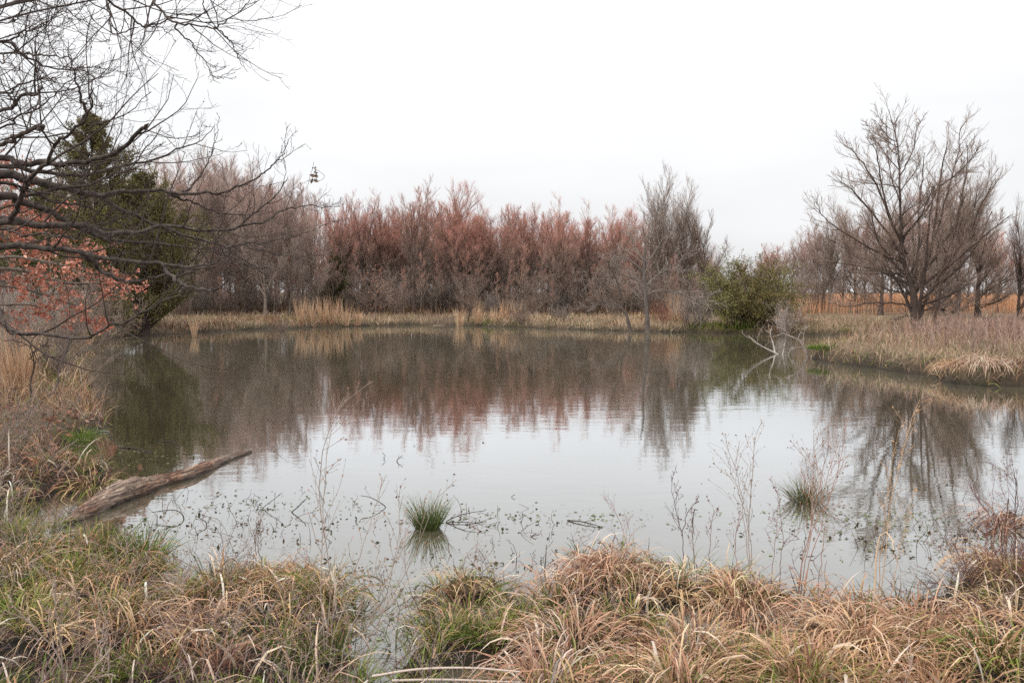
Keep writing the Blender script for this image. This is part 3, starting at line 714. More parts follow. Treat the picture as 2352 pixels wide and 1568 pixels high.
# ------------------------------------------------------------------ oak with overhanging branches (left of the pond)
def Z1(p): return (p[0] * .3375, p[1] * .3375)
def Z2(p): return (p[0] * .3333, 392 + p[1] * .3333)
def oak():
    global rng
    keep, rng = rng, np.random.default_rng(61)
    B = np.array((-8.2, 9.2, 0)); B[2] = gz_at(B[0], B[1]) - .1
    root = empty('overhanging_oak', B)
    L1 = [  # (points, start radius, end radius, depth drift, from trunk?)
        (Z2, [(0, 170), (120, 195), (300, 268), (400, 320), (470, 350), (560, 400), (640, 440), (760, 470), (900, 485), (1100, 510), (1230, 520), (1400, 540), (1600, 560)], .075, .008, 1.5, 1),
        (Z2, [(0, 525), (140, 520), (250, 527), (440, 545), (600, 578), (800, 606), (1000, 630), (1130, 652), (1300, 660), (1440, 640), (1550, 592), (1640, 520)], .058, .006, -1.2, 1),
        (Z2, [(60, 350), (160, 362), (260, 372), (430, 380), (600, 385), (720, 430), (840, 420), (960, 425), (1080, 392), (1250, 390), (1350, 408), (1560, 410), (1680, 350), (1800, 250), (1880, 190), (1950, 100), (1985, 30)], .07, .005, .8, 1),
        (Z2, [(0, 20), (180, 70), (350, 95), (450, 112), (560, 150), (700, 190), (800, 250), (950, 320), (1100, 385), (1300, 452), (1450, 490), (1600, 560), (1720, 650), (1850, 690)], .085, .005, 2.0, 1),
        (Z2, [(700, 190), (850, 146), (1000, 135), (1150, 150), (1230, 190), (1350, 222), (1500, 290), (1700, 305), (1850, 260)], .042, .005, .6, 0),
        (Z2, [(1150, 150), (1300, 155), (1420, 153), (1500, 160), (1600, 122), (1750, 60), (1830, 0), (1905, -65), (1965, -145), (1990, -230)], .03, .004, -.8, 0),
        (Z2, [(560, 590), (640, 630), (700, 690), (800, 740), (880, 762), (1020, 745), (1130, 720), (1250, 720), (1400, 660), (1500, 612), (1560, 580)], .035, .006, .5, 0),
        (Z2, [(1110, 648), (1180, 730), (1260, 780), (1350, 815), (1460, 826), (1530, 790), (1570, 730), (1592, 650)], .03, .006, -.5, 0),
        (Z2, [(-60, 940), (0, 1010), (75, 1108), (250, 1128), (420, 1142), (580, 1156), (680, 1110), (770, 1055), (880, 1045), (950, 1000), (1080, 920), (1250, 840), (1300, 800)], .034, .005, -2.0, 1),
        (Z1, [(0, 1520), (70, 1470), (120, 1400), (160, 1300), (185, 1240), (250, 1165), (320, 1100), (370, 990), (440, 930), (540, 850), (600, 760), (625, 640), (632, 590)], .05, .005, -2.4, 1),
        (Z1, [(540, 850), (578, 740), (550, 670), (520, 570), (495, 470), (470, 380)], .022, .004, -.3, 0),
        (Z1, [(0, 1075), (120, 1110), (280, 1112), (400, 1116), (600, 1092), (720, 1065), (850, 990), (950, 900), (997, 832)], .05, .018, -1.5, 1),
        (Z1, [(0, 980), (100, 925), (250, 875), (285, 850)], .035, .02, -2.2, 1),
        (Z1, [(0, 760), (120, 672), (240, 630), (292, 595)], .03, .012, -2.2, 1),
        (Z1, [(0, 1125), (200, 1155), (400, 1190), (600, 1182), (750, 1150), (900, 1122), (1100, 1062), (1200, 1010), (1330, 985), (1420, 900), (1470, 840)], .05, .004, 2.4, 1),
        (Z1, [(0, 285), (120, 350), (230, 420), (330, 452), (500, 476), (620, 456), (700, 470), (830, 486)], .026, .003, .4, 1),
        (Z1, [(0, 358), (200, 370), (350, 385), (480, 386)], .022, .006, -1.5, 1),
        (Z1, [(0, 160), (100, 135), (180, 60)], .016, .004, -1, 1),
        (Z1, [(0, 282), (150, 222), (280, 180), (370, 130)], .022, .005, -1, 1),
        (Z1, [(620, -120), (740, 0), (850, 85), (940, 160), (970, 180), (1050, 166), (1170, 130), (1270, 95), (1380, 142), (1470, 192)], .026, .005, .3, 2),
        (Z1, [(960, -120), (1040, 0), (1100, 80), (1190, 150), (1300, 170), (1450, 196), (1540, 150), (1650, 45), (1720, -20)], .026, .005, -.6, 2),
        (Z1, [(1190, 150), (1210, 220), (1300, 290), (1340, 352), (1400, 430), (1450, 515), (1500, 525), (1610, 455)], .014, .003, -.3, 0),
        (Z1, [(1460, 195), (1530, 240), (1590, 320), (1620, 400), (1690, 500)], .012, .003, .3, 0),
        (Z1, [(700, -80), (720, 0), (745, 80), (740, 150), (775, 230), (880, 212), (950, 168)], .02, .006, -1.2, 2),
        (Z1, [(380, -80), (420, 0), (480, 90), (600, 160), (720, 250), (760, 290)], .014, .003, -1.0, 2),
        (Z1, [(180, -60), (250, 0), (380, 60), (470, 120), (545, 160)], .012, .003, -1.5, 2),
        (Z1, [(970, 180), (1060, 180), (1130, 210), (1205, 295)], .013, .003, .2, 0),
        (Z1, [(1290, -80), (1380, 40), (1470, 190)], .016, .007, .2, 2),
        (Z2, [(0, 85), (200, 150), (400, 212), (550, 240), (680, 292), (820, 360), (1000, 440), (1150, 500)], .035, .005, 1.8, 1),
        (Z2, [(1560, 510), (1700, 500), (1850, 490), (2000, 460), (2150, 410), (2320, 340)], .02, .004, .8, 0),
        (Z2, [(1560, 412), (1800, 350), (2000, 262), (2150, 240), (2270, 250), (2352, 200)], .02, .003, 1.0, 0),
        (Z2, [(1680, 540), (1900, 575), (2100, 590), (2330, 572)], .016, .003, .8, 0),
        (Z2, [(1560, 580), (1700, 650), (1850, 682), (2020, 705)], .014, .003, -.3, 0),
        (Z1, [(1220, 1310), (1300, 1280), (1380, 1170), (1430, 1080), (1460, 960), (1490, 880)], .02, .004, .5, 0),
        (Z1, [(150, 1330), (400, 1290), (650, 1240), (800, 1180), (880, 1150), (960, 1060), (1040, 960), (1110, 860)], .026, .004, 1.4, 0),
        (Z2, [(0, 400), (60, 420), (150, 450), (260, 430), (400, 450), (520, 470), (560, 440), (620, 390), (720, 360), (900, 300), (1040, 210)], .025, .004, -.8, 1),
        (Z1, [(0, 640), (100, 600), (200, 560), (330, 530), (400, 545)], .018, .006, -1.4, 1),
        (Z1, [(0, 870), (120, 800), (260, 740), (380, 640), (480, 560), (590, 520)], .02, .003, -1.0, 1),
        (Z2, [(1020, 745), (1010, 700), (990, 640), (1000, 560), (1030, 460)], .012, .003, -.3, 0),
    ]
    D0 = 9.2; ends = []; Q = []; RR = []
    tz = np.array((B[0], B[1]))
    depth = {}
    for fn, pts, r0, r1, drift, tp in L1:
        px = [fn(p) for p in pts]; n = len(px)
        if tp == 0:      # forks: start on the nearest point of an already built limb
            p0 = np.array(px[0]); best = None
            for (q2d, q3d) in ends:
                dd = np.hypot(*(q2d - p0).T); j = int(dd.argmin())
                if best is None or dd[j] < best[0]: best = (dd[j], q3d[j])
            d0 = best[1][1]; w = [atd(*p, d0 + drift * k / (n - 1)) for k, p in enumerate(px)]; w[0] = best[1]
        else:
            d0 = D0 + drift * .25 + (0.6 if tp == 2 else 0)
            w = [atd(*p, d0 + drift * k / (n - 1)) for k, p in enumerate(px)]
            # run back to the trunk, out of the frame
            f = w[0]; up = f[2] - max(.5, .16 * np.hypot(f[0] - B[0], f[1] - B[1]) + (.9 if tp == 2 else .1)); up = max(up, 1.0)
            mid = np.array(((f[0] + B[0]) / 2 - .1, (f[1] + B[1]) / 2, f[2] * .62 + up * .38 + .08))
            w = [np.array((B[0], B[1], up)), mid] + w
        K = 40; q = resample(w, K); s = np.linspace(0, 1, K)
        q[2:] += np.stack([pn(s * 9 + len(Q), s * 0 + i, 3.0, i) for i in range(3)], -1)[2:] * .018
        rr = r0 + (r1 - r0) * s ** .75
        rr *= .84; rr[-1] *= .15
        if tp: rr = rr * (1 + .35 * np.clip(.15 - s, 0, 1) / .15)
        u = (q[:, 0]) / q[:, 1]; X = CX + FPX * q[:, 0] / (q[:, 1] * CP - (q[:, 2] - CAM_Z) * SP); Y = CY - FPX * ((q[:, 2] - CAM_Z) * CP + q[:, 1] * SP) / (q[:, 1] * CP - (q[:, 2] - CAM_Z) * SP)
        ends.append((np.stack([X, Y], -1), q.copy())); Q.append(q - B); RR.append(rr)
    Q = np.array(Q); RR = np.array(RR)
    bc = srgb(82, 73, 68); lc = srgb(150, 146, 138)
    tm = MB(); K = 14; f = np.linspace(0, 1, K)
    P0 = np.stack([.12 * np.sin(f * 5), .1 * np.sin(f * 4 + 1), f * 7.5], -1)[None]; R0 = (.3 * (1 - .75 * f) + .12 * np.exp(-f * 12))[None]
    tubes(tm, P0, R0, 14, bc); tm.build('trunk', M_OAKBARK, root, True)
    for i in range(len(Q)):
        lm = MB(); tubes(lm, Q[i:i + 1], RR[i:i + 1], 8, bc * rng.uniform(.85, 1.15)); lm.build('limb', M_OAKBARK, root, True)
    big = RR[:, 0] > .0125
    vis = np.array([1.0] * len(Q))
    RR *= .95
    P2, R2 = grow(Q, RR, 11, .2, 1, 25, 60, .2, 8, .5, .13, .0095, lambda t: 1.25 - .6 * t, .12)
    P3, R3 = grow(P2, R2, 5, .15, 1, 22, 55, .42, 5, .45, .16, .008, lambda t: 1.15 - .4 * t, .06)
    P4, R4 = grow(P3, R3, 2, .2, 1, 25, 60, .45, 3, .35, .14, .012, None, .04)
    cm = MB(); tc = srgb(84, 70, 66)
    tubes(cm, P2, np.maximum(R2, .003), 5, lerpc(bc, tc, *P2.shape[:2])); tubes(cm, P3, np.maximum(R3, .0021), 3, tc); tubes(cm, P4, np.maximum(R4, .0014), 3, tc)
    # buds and spent acorn cups at twig ends
    e = P3[rng.random(len(P3)) < .16][:, -1]; leaves(cm, e, rng.uniform(.018, .035, len(e)), np.broadcast_to(srgb(70, 58, 54), (len(e), 3)))
    cm.build('crown', M_WEED, root)
    # dangling leaf cluster snagged at a twig end
    lm = MB(); c = atd(722, 400, 10.2) - B; n = 22
    pos = c + np.stack([rng.uniform(-.035, .035, n), rng.uniform(-.03, .03, n), rng.uniform(-.1, .08, n)], -1)
    leaves(lm, pos, rng.uniform(.05, .08, n), cmix([(118, 98, 84), (96, 80, 70), (136, 114, 98)], None, n))
    tw = resample([atd(655, 440, 10.4) - B, atd(680, 442, 10.3) - B, atd(705, 430, 10.2) - B, atd(712, 405, 10.2) - B, atd(719, 385, 10.2) - B, atd(720, 372, 10.2) - B], 14)
    tw2 = resample([atd(719, 385, 10.2) - B, atd(735, 395, 10.2) - B, atd(746, 405, 10.2) - B, atd(735, 415, 10.2) - B, atd(712, 417, 10.2) - B], 14)
    tubes(lm, np.array([tw, tw2]), np.full((2, 14), .0025), 4, tc); lm.build('leaf_cluster', M_LEAF, root)
    rng = keep
    tag(root, 'bare lichen-spotted oak reaching dark branches over the pond from the left bank', 'tree')
oak()

# oak that keeps its rust-coloured leaves
def rust_oak():
    global rng
    keep, rng = rng, np.random.default_rng(71)
    D = 15.5; B = np.array((xat(-120, D), D, 0.)); B[2] = gz_at(B[0], B[1]) - .05
    root = empty('rust_leaved_oak', B); tr, cr = MB(), MB()
    lines = [[(-120, 740), (-118, 660), (-110, 560), (-100, 470), (-90, 380)], [(-118, 650), (-40, 620), (60, 622), (150, 650), (230, 650), (292, 660)], [(-118, 680), (-30, 655), (60, 665), (140, 690), (228, 722)],
             [(-115, 600), (-40, 560), (40, 548), (120, 560), (200, 570)], [(-110, 560), (-40, 500), (30, 470), (90, 470), (140, 500)], [(-105, 520), (-60, 440), (0, 400), (40, 400)],
             [(-118, 640), (-50, 600), (30, 590), (100, 600), (170, 620), (240, 690)], [(-118, 660), (-60, 690), (0, 700), (70, 700), (150, 715)], [(-118, 620), (-60, 530), (10, 520), (70, 530)]]
    rads = [.13, .05, .04, .05, .05, .05, .045, .035, .04]; Q = []; RR = []
    for i, l in enumerate(lines):
        dr = rng.uniform(-1.5, 1.5) if i else 0
        Q.append(resample([atd(*p, D + dr * k / (len(l) - 1)) - B for k, p in enumerate(l)], 14)); RR.append(rads[i] * (1 - .85 * np.linspace(0, 1, 14)))
    Q = np.array(Q); RR = np.array(RR)
    P2, R2 = grow(Q, RR, 13, .2, 1, 25, 60, .28, 6, .1, .14, .009, lambda t: 1.2 - .6 * t); P3, R3 = grow(P2, R2, 7, .2, 1, 25, 60, .42, 4, .05, .15, .008)
    tubes(tr, Q, RR, 7, BARK_G * .8); tubes(cr, P2, np.maximum(R2, .003), 4, BARK_G * .85); tubes(cr, P3, np.maximum(R3, .002), 3, BARK_G * .85)
    t = rng.uniform(.35, 1.05, (len(P3), 8, 1)); m = (P3[:, :1] * (1 - t) + P3[:, -1:] * t).reshape(-1, 3) + rng.normal(0, .025, (len(P3) * 8, 3)); m[:, 2] -= .03
    kp = rng.random(len(m)) < np.clip(.8 + .5 * pn(m[:, 0] * 2, m[:, 2] * 2, 1.5), .2, 1); m = m[kp]
    lm = MB(); leaves(lm, m, rng.uniform(.055, .1, len(m)), cmix([(206, 142, 120), (192, 122, 102), (220, 166, 146), (172, 108, 92)], [3, 3, 1.5, 2], len(m)))
    rng = keep
    tr.build('trunk', M_OAKBARK, root, True); cr.build('twigs', M_WEED, root); lm.build('crown', M_LEAF, root)
    tag(root, 'young oak still holding rust-orange leaves on the left bank', 'tree')
rust_oak()
# grey brush on the left bank below it
for i, (px, D, s, lb) in enumerate([(55, 21, .8, 'grey leafless brush below the rust-leaved oak, leftmost clump'), (150, 24, .85, 'grey leafless brush under the cedars, middle clump'), (235, 29, .75, 'dark leafless brush at the cedar foot nearest the far water'),
                                    (20, 16.5, .6, 'tangled grey shrub behind the tawny grass on the left bank'), (130, 15.5, .42, 'pale thorny shrub leaning out from the left bank'), (-20, 8.4, .3, 'grey twiggy brush at the left edge beside the log inlet')]):
    o = link('bank_shrub', SHR[(i + 1) % 3] if i < 3 else thicket_shrub(80 + i, srgb(158, 142, 132))); x = xat(px, D)
    o.location = (x, D, gz_at(x, D) - .05); o.scale = (s * 1.1, s * 1.1, s); o.rotation_euler = (0, 0, i * 1.3); tag(o, lb, 'shrub')

# ------------------------------------------------------------------ grasses of the banks and the field (nobody could count the blades)
TAN = [(212, 178, 136), (196, 158, 118), (180, 142, 104), (220, 194, 158), (158, 120, 88)]
PINK = [(208, 166, 138), (192, 146, 118), (174, 128, 104), (220, 188, 160)]
BROWN = [(118, 90, 76), (98, 74, 62), (136, 106, 90), (80, 60, 52)]
GREEN = [(108, 124, 48), (90, 108, 38), (124, 134, 58), (76, 94, 32), (142, 140, 74)]
REDBR = [(124, 82, 76), (108, 68, 64), (140, 98, 90), (92, 60, 58)]
ORANGE = [(212, 162, 126), (202, 148, 112), (218, 174, 142), (192, 142, 112)]
MAUVE = [(156, 132, 120), (138, 112, 102), (174, 150, 136), (118, 94, 86), (160, 126, 108)]

def sample_land(n, x0, x1, y0, y1, dmin, dmax, dens=None):
    x = rng.uniform(x0, x1, n * 7); y = rng.uniform(y0, y1, n * 7)
    d = sdf(x, y); k = (d > dmin) & (d < dmax)
    if y1 < 9: k &= np.abs(x) < .7 * y + 1.2
    if dens is not None: k &= rng.random(len(x)) < dens(x, y, d)
    x, y, d = x[k][:n], y[k][:n], d[k][:n]
    return x, y, d, np.where(d > 0, height(x, y, d), -.02)
U = rng.uniform
def tuft(mb, x, y, z, L, wd, tilt, droop, K, c0, c1):
    n = len(x); blades(mb, np.stack([x, y, z - .01], -1), U(0, 6.28, n), tilt, L, wd, droop, K, c0, c1)

# far bank and peninsula
fb = MB()
x, y, d, z = sample_land(52000, -34, 42, 14.5, 56, 0.0, 9.0, lambda x, y, d: np.exp(-d / 4.5) * np.where((y < 27) & (x < 6), .9, 1))
n = len(x); g = (pn(x, y, .55) > .75) & (d < 2.5) | (U(0, 1, n) < .09)
edge = np.exp(-d / .5)
c = np.where(g[:, None], cmix(GREEN, None, n), np.where((pn(x, y, .35, 2) > .35)[:, None], cmix(PINK + BROWN[:2], None, n), cmix([(206, 184, 158), (190, 164, 138), (176, 148, 124), (200, 170, 142)], None, n))) * (.9 + .22 * pn(x, y, .9, 1))[:, None]
L = U(.14, .42, n) * (1 + .5 * edge) * (1 + .5 * pn(x, y, 1.2, 3)) * np.where((x > 6) & (y < 30), .85, 1)
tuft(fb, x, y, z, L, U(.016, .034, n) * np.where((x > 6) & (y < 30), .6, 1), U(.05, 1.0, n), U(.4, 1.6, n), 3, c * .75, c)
# darker grass rim hanging over the water
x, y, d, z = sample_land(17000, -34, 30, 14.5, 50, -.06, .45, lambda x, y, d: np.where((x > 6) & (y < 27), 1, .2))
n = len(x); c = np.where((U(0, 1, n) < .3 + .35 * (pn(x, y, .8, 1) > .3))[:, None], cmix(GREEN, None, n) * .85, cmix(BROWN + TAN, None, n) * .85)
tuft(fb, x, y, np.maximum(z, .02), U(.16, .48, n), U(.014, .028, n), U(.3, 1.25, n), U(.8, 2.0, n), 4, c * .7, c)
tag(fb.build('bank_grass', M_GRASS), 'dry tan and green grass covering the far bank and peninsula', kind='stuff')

# mauve-brown weed stems massed on the peninsula
wd = MB()
x, y, d, z = sample_land(3900, 6.5, 28, 16.0, 36, .5, 9, lambda x, y, d: np.clip((x / y - .4) * 6 + .1, 0, 1) * np.clip(d / 2, .2, 1) * np.clip(.8 + .5 * pn(x, y, .9, 1), .3, 1))
n = len(x); K = 4; H = U(.25, .62, n) * (1 + .35 * pn(x, y, .8, 2)); dr = rng.normal(0, .12, (n, 2))
P = np.stack([np.stack([x + dr[:, 0] * H * f, y + dr[:, 1] * H * f, z + H * f], -1) for f in np.linspace(0, 1, K)], 1)
R = np.linspace(.006, .003, K)[None] * np.ones((n, 1)); c = cmix(MAUVE, None, n)
tubes(wd, P, R, 3, np.repeat(c[:, None], K, 1))
P2, R2 = grow(P, R, 6, .3, 1, 20, 50, .38, 2, .3, .1, .02); spikes(wd, P2, np.full(len(P2), .005), np.repeat(c, 6, 0) * rng.lognormal(0, .2, (len(P2), 1)))
tag(wd.build('weed_stems', M_WEED), 'mauve-brown dead weed stems massed on the peninsula', kind='stuff')

# orange broomsedge field beyond
ff = MB()
n = 13500; y = np.exp(U(np.log(47), np.log(230), n)); x = U(.26, .85, n) * y; d = sdf(x, y); k = d > np.where(x / y > .36, 8, 14); x, y = x[k], y[k]; n = len(x); z = height(x, y)
c = cmix(ORANGE, None, n); tuft(ff, x, y, z, U(.7, 1.3, n), U(.04, .08, n) * (y / 60), U(0, .3, n), U(0, .4, n), 3, c * .8, c)
n = 9000; y = U(50, 64, n); x = U(-.42, .3, n) * y; z = height(x, y); c = cmix(ORANGE + TAN + BROWN, None, n) * .8
tuft(ff, x, y, z, U(.3, .8, n), U(.02, .04, n), U(0, .5, n), U(0, .6, n), 3, c * .8, c)
tag(ff.build('field_grass', M_GRASS), 'tall orange broomsedge filling the field behind the trees', kind='stuff')

# left bank
lb = MB()
x, y, d, z = sample_land(11000, -13, -2.5, 7.2, 30, .0, 6, lambda x, y, d: np.where(y > 16, .5, 1) * np.where((y > 8) & (y < 10.8), .35 + .6 * (pn(x, y, 1.6) > .5), 1))
n = len(x); g = (pn(x, y, 1.3, 1) > .35) | (U(0, 1, n) < .12)
c = np.where(g[:, None], cmix(GREEN, None, n), np.where(U(0, 1, (n, 1)) < .3, cmix(BROWN, None, n), cmix(PINK + TAN, None, n)))
L = U(.1, .3, n) * np.where((y > 10.8) & ~g, 2.0, 1)
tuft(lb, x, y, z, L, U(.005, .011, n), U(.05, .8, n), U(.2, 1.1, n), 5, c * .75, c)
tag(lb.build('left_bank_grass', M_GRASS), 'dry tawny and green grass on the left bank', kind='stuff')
lt = MB()
x, y, d, z = sample_land(5200, -12, -3, 6.8, 20, .03, 5, lambda x, y, d: np.where((y > 7.8) & (y < 11.5), 1, .3))
n = len(x); leaves(lt, np.stack([x, y, z + U(.005, .05, n)], -1), U(.04, .09, n), cmix([(150, 112, 96), (128, 90, 76), (176, 138, 118), (108, 76, 66), (190, 132, 104)], None, n), 1.2)
tag(lt.build('leaf_litter', M_LEAF), 'brown fallen oak leaves carpeting the left bank', kind='stuff')

# foreground
fg = MB()
lx, hx, ly, hy = -6.4, 6.4, 2.0, 8.2
right = lambda x, y: smooth(-.6, .9, x + .25 * pn(x, y, 1.1))
rust = lambda x, y: (smooth(2.35, 2.9, x / np.maximum(y, .1) * 5.2 + .25 * pn(x, y, 1.5, 1))) * smooth(4.0, 4.7, y)
x, y, d, z = sample_land(13000, lx, hx, ly, hy, -.03, 9)      # flattened thatch, browns deepened to paint shade between the blades
n = len(x); c = np.where(U(0, 1, (n, 1)) < .75, cmix(BROWN, None, n, .35) * .45, cmix(PINK, None, n, .3) * .65)
tuft(fg, x, y, z + U(0, .04, n), U(.08, .24, n), U(.004, .008, n), U(1.0, 1.55, n), U(0, .8, n), 3, c * .8, c)
def tufts(n, dens, per, rad, Lr, wr, tl, dp, K, cols, tips=None, tipshare=0.0, dmin=-.03, var=.14):
    x, y, d, z = sample_land(n, lx, hx, ly, hy, dmin, 9, dens); n = len(x)
    m = rng.integers(per[0], per[1], n); i = np.repeat(np.arange(n), m); N = len(i); a = U(0, 6.28, N); r = U(0, 1, N) ** .5
    R = (U(*rad, n))[i]; sc = U(.65, 1.2, n)[i]; lean = U(0, 6.28, n)[i]; la = U(0, .35, n)[i]
    bx = x[i] + np.cos(a) * r * R; by = y[i] + np.sin(a) * r * R
    vx = np.cos(a) * (r + .15) + np.cos(lean) * la; vy = np.sin(a) * (r + .15) + np.sin(lean) * la
    az = np.arctan2(vy, vx) + rng.normal(0, .4, N); tilt = tl[0] + (tl[1] - tl[0]) * np.clip(np.hypot(vx, vy) * .8 + U(-.2, .2, N), 0, 1)
    c = cmix(cols, None, n, .12)[i] * rng.lognormal(0, var, (N, 1)); e = c if tips is None else np.where(U(0, 1, (N, 1)) < tipshare, cmix(tips, None, N), c)
    blades(fg, np.stack([bx, by, z[i] - .01], -1), az, tilt, U(*Lr, N) * sc, U(*wr, N), U(*dp, N), K, c * .75, np.clip(e, 0, .8))  # tuft roots darkened, shade painted in near the ground
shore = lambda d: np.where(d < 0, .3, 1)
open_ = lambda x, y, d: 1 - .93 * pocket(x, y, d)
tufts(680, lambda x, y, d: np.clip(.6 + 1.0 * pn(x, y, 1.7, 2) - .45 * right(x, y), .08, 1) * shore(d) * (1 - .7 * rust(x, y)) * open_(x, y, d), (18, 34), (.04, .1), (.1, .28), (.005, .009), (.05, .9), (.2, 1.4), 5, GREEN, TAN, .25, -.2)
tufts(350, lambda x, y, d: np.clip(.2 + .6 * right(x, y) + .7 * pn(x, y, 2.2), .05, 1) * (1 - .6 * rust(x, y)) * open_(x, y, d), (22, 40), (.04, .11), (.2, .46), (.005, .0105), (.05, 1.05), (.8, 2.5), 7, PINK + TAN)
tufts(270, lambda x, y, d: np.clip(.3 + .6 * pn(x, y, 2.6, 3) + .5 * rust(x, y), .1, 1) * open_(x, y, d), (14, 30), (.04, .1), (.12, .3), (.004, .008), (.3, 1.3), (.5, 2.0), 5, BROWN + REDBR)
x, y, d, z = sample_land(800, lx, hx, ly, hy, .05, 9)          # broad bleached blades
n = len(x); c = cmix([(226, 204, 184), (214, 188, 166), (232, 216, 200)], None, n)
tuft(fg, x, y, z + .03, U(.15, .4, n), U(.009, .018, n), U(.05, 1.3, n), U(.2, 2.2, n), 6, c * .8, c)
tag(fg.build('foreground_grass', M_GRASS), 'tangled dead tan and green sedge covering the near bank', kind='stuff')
# fine grey and red-brown dead forbs tangled through it
fs = MB()
x, y, d, z = sample_land(620, lx, hx, ly, 8, -.02, 9, lambda x, y, d: np.clip(.16 + 1.1 * rust(x, y) + .45 * (1 - right(x, y)) + .3 * (pn(x, y, 1.9, 3) > .45), 0, 1))
n = len(x); K = 6; dd = norm(np.stack([rng.normal(0, .55, n), rng.normal(0, .55, n), np.ones(n)], -1)); L = U(.18, .5, n); P = np.empty((n, K, 3)); P[:, 0] = np.stack([x, y, z], -1)
for k in range(1, K): dd = norm(dd + rng.normal(0, .16, dd.shape)); P[:, k] = P[:, k - 1] + dd * (L / (K - 1))[:, None]
R = np.linspace(.0022, .0012, K)[None] * np.ones((n, 1)); rd = (rust(x, y) > .4) | (U(0, 1, n) < .35 * right(x, y))
c = np.where(rd[:, None], cmix(REDBR, None, n), cmix([(150, 132, 124), (128, 108, 102), (170, 152, 142)], None, n))
tubes(fs, P, R, 3, np.repeat(c[:, None], K, 1))
P2, R2 = grow(P, R, 6, .2, 1, 25, 65, .42, 4, .15, .22, .006); c2 = np.repeat(c, 6, 0); tubes(fs, P2, np.maximum(R2, .001), 3, np.repeat(c2[:, None], 4, 1))
P3, R3 = grow(P2, R2, 3, .3, 1, 25, 60, .5, 2, .1, .1, .01); spikes(fs, P3, np.full(len(P3), .0013), np.repeat(c2, 3, 0))
e = P3[U(0, 1, len(P3)) < .4][:, -1]; leaves(fs, e, U(.008, .018, len(e)), cmix(REDBR + BROWN, None, len(e)))
tag(fs.build('forb_tangle', M_WEED), 'wiry grey and red-brown dead forbs tangled through the near grass', kind='stuff')

# ------------------------------------------------------------------ tussocks, rushes, broomsedge: each a thing
def tussock(name, label, px, py, zb, rad, n, Lr, wr, cols, w=None, tilt=(.05, 1.15), droop=(.5, 2.0), K=7, group=None, cat='grass tussock', D=None, dark=.7, tips=None, zoff=0.0):
    b = onz(px, py, zb) if D is None else np.array((xat(px, D), D, 0.)); g = gz_at(b[0], b[1]); b[2] = max(g, 0) - .01 + zoff
    mb = MB(); a = U(0, 6.28, n); r = rad * np.sqrt(U(0, 1, n)) * .7
    base = np.stack([r * np.cos(a), r * np.sin(a), U(0, .03, n)], -1)
    c = cmix(cols, w, n); az = a + rng.normal(0, .55, n); tl = tilt[0] + (tilt[1] - tilt[0]) * np.clip(r / (rad * .7) * .75 + U(0, .35, n), 0, 1)
    blades(mb, base, az, tl, U(*Lr, n), U(*wr, n), U(*droop, n), K, c * dark, c if tips is None else cmix(tips, None, n))  # darker roots are painted shade inside the clump
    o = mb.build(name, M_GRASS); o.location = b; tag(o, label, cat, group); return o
GT = 'grass tussocks on the near bank'
TUS = [
    ('shaggy tan tussock at the left edge below the log end', 48, 1275, .3, 420, PINK + GREEN, None),
    ('tan tussock mound in the middle of the left grassy spit', 500, 1325, .3, 380, TAN + PINK + BROWN, None),
    ('olive-tan tussock at the water side of the left grassy spit', 610, 1300, .32, 380, TAN + GREEN, [2, 2, 2, 1, 2, 1, 1, 1, 1, 1]),
    ('small tan tussock where the left spit narrows into the water', 745, 1330, .22, 220, TAN + GREEN, None),
    ('bleached dead tussock in the lower left grass', 310, 1430, .28, 240, PINK + BROWN + TAN, None),
    ('drooping grey-olive tussock standing alone in the shallows', 1085, 1345, .34, 460, TAN + GREEN + BROWN, None),
    ('reddish-tan tussock at the water edge right of centre', 1402, 1285, .28, 420, PINK + REDBR[:1], None),
    ('large bleached tussock below the reddish-tan one', 1318, 1455, .34, 560, PINK + [(222, 196, 178)], None),
    ('bleached flattened tussock at the bottom right of centre', 1265, 1560, .3, 420, PINK + [(222, 196, 178)], None),
    ('wide arching tan tussock in the right foreground', 1600, 1450, .36, 520, TAN + PINK, None),
    ('pinkish upright tussock at the water edge below the grey weeds', 1718, 1340, .3, 420, PINK, None),
    ('tan tussock under the tall golden weed stems', 1985, 1470, .34, 520, PINK + TAN, None),
    ('pale tussock right of the golden weed stems', 2120, 1440, .3, 420, PINK, None),
    ('green-tan tussock in the bottom right corner', 2290, 1500, .32, 420, GREEN + TAN, None),
    ('tan tussock low in the middle of the bottom edge', 1560, 1590, .28, 380, TAN + PINK, None),
    ('tan tussock at the bottom edge right of the pale fallen stems', 1850, 1580, .3, 420, PINK + TAN, None),
    ('grey-tan tussock beside the log inlet', 215, 1095, .26, 260, TAN + PINK + GREEN, None),
    ('rust-tan tussock out in the water near the right edge', 2305, 1178, .16, 200, PINK + BROWN, None),
    ('dark mixed tussock at the right edge above the corner', 2335, 1290, .28, 220, BROWN + TAN, None),
]
for i, (lbl, px, py, rad, n, cols, w) in enumerate(TUS):
    tussock('grass_tussock', lbl, px, py + (18 if py > 1230 else 0), .12, rad, int(n * .8), (.2, .5), (.0055, .011), cols, w, tilt=(.05, 1.3), droop=(.7, 2.4), group=GT)
tussock('rush_clump', 'bright dark-green rush clump standing alone in the shallow water', 982, 1212, 0, .13, 480, (.07, .35), (.0035, .006), [(70, 92, 38), (56, 78, 30), (84, 104, 46), (116, 118, 70)], [4, 4, 3, 1.3], (.02, .62), (.02, .45), 5, cat='rush clump', tips=[(98, 116, 60), (140, 134, 90), (84, 104, 48)], zoff=-.02)
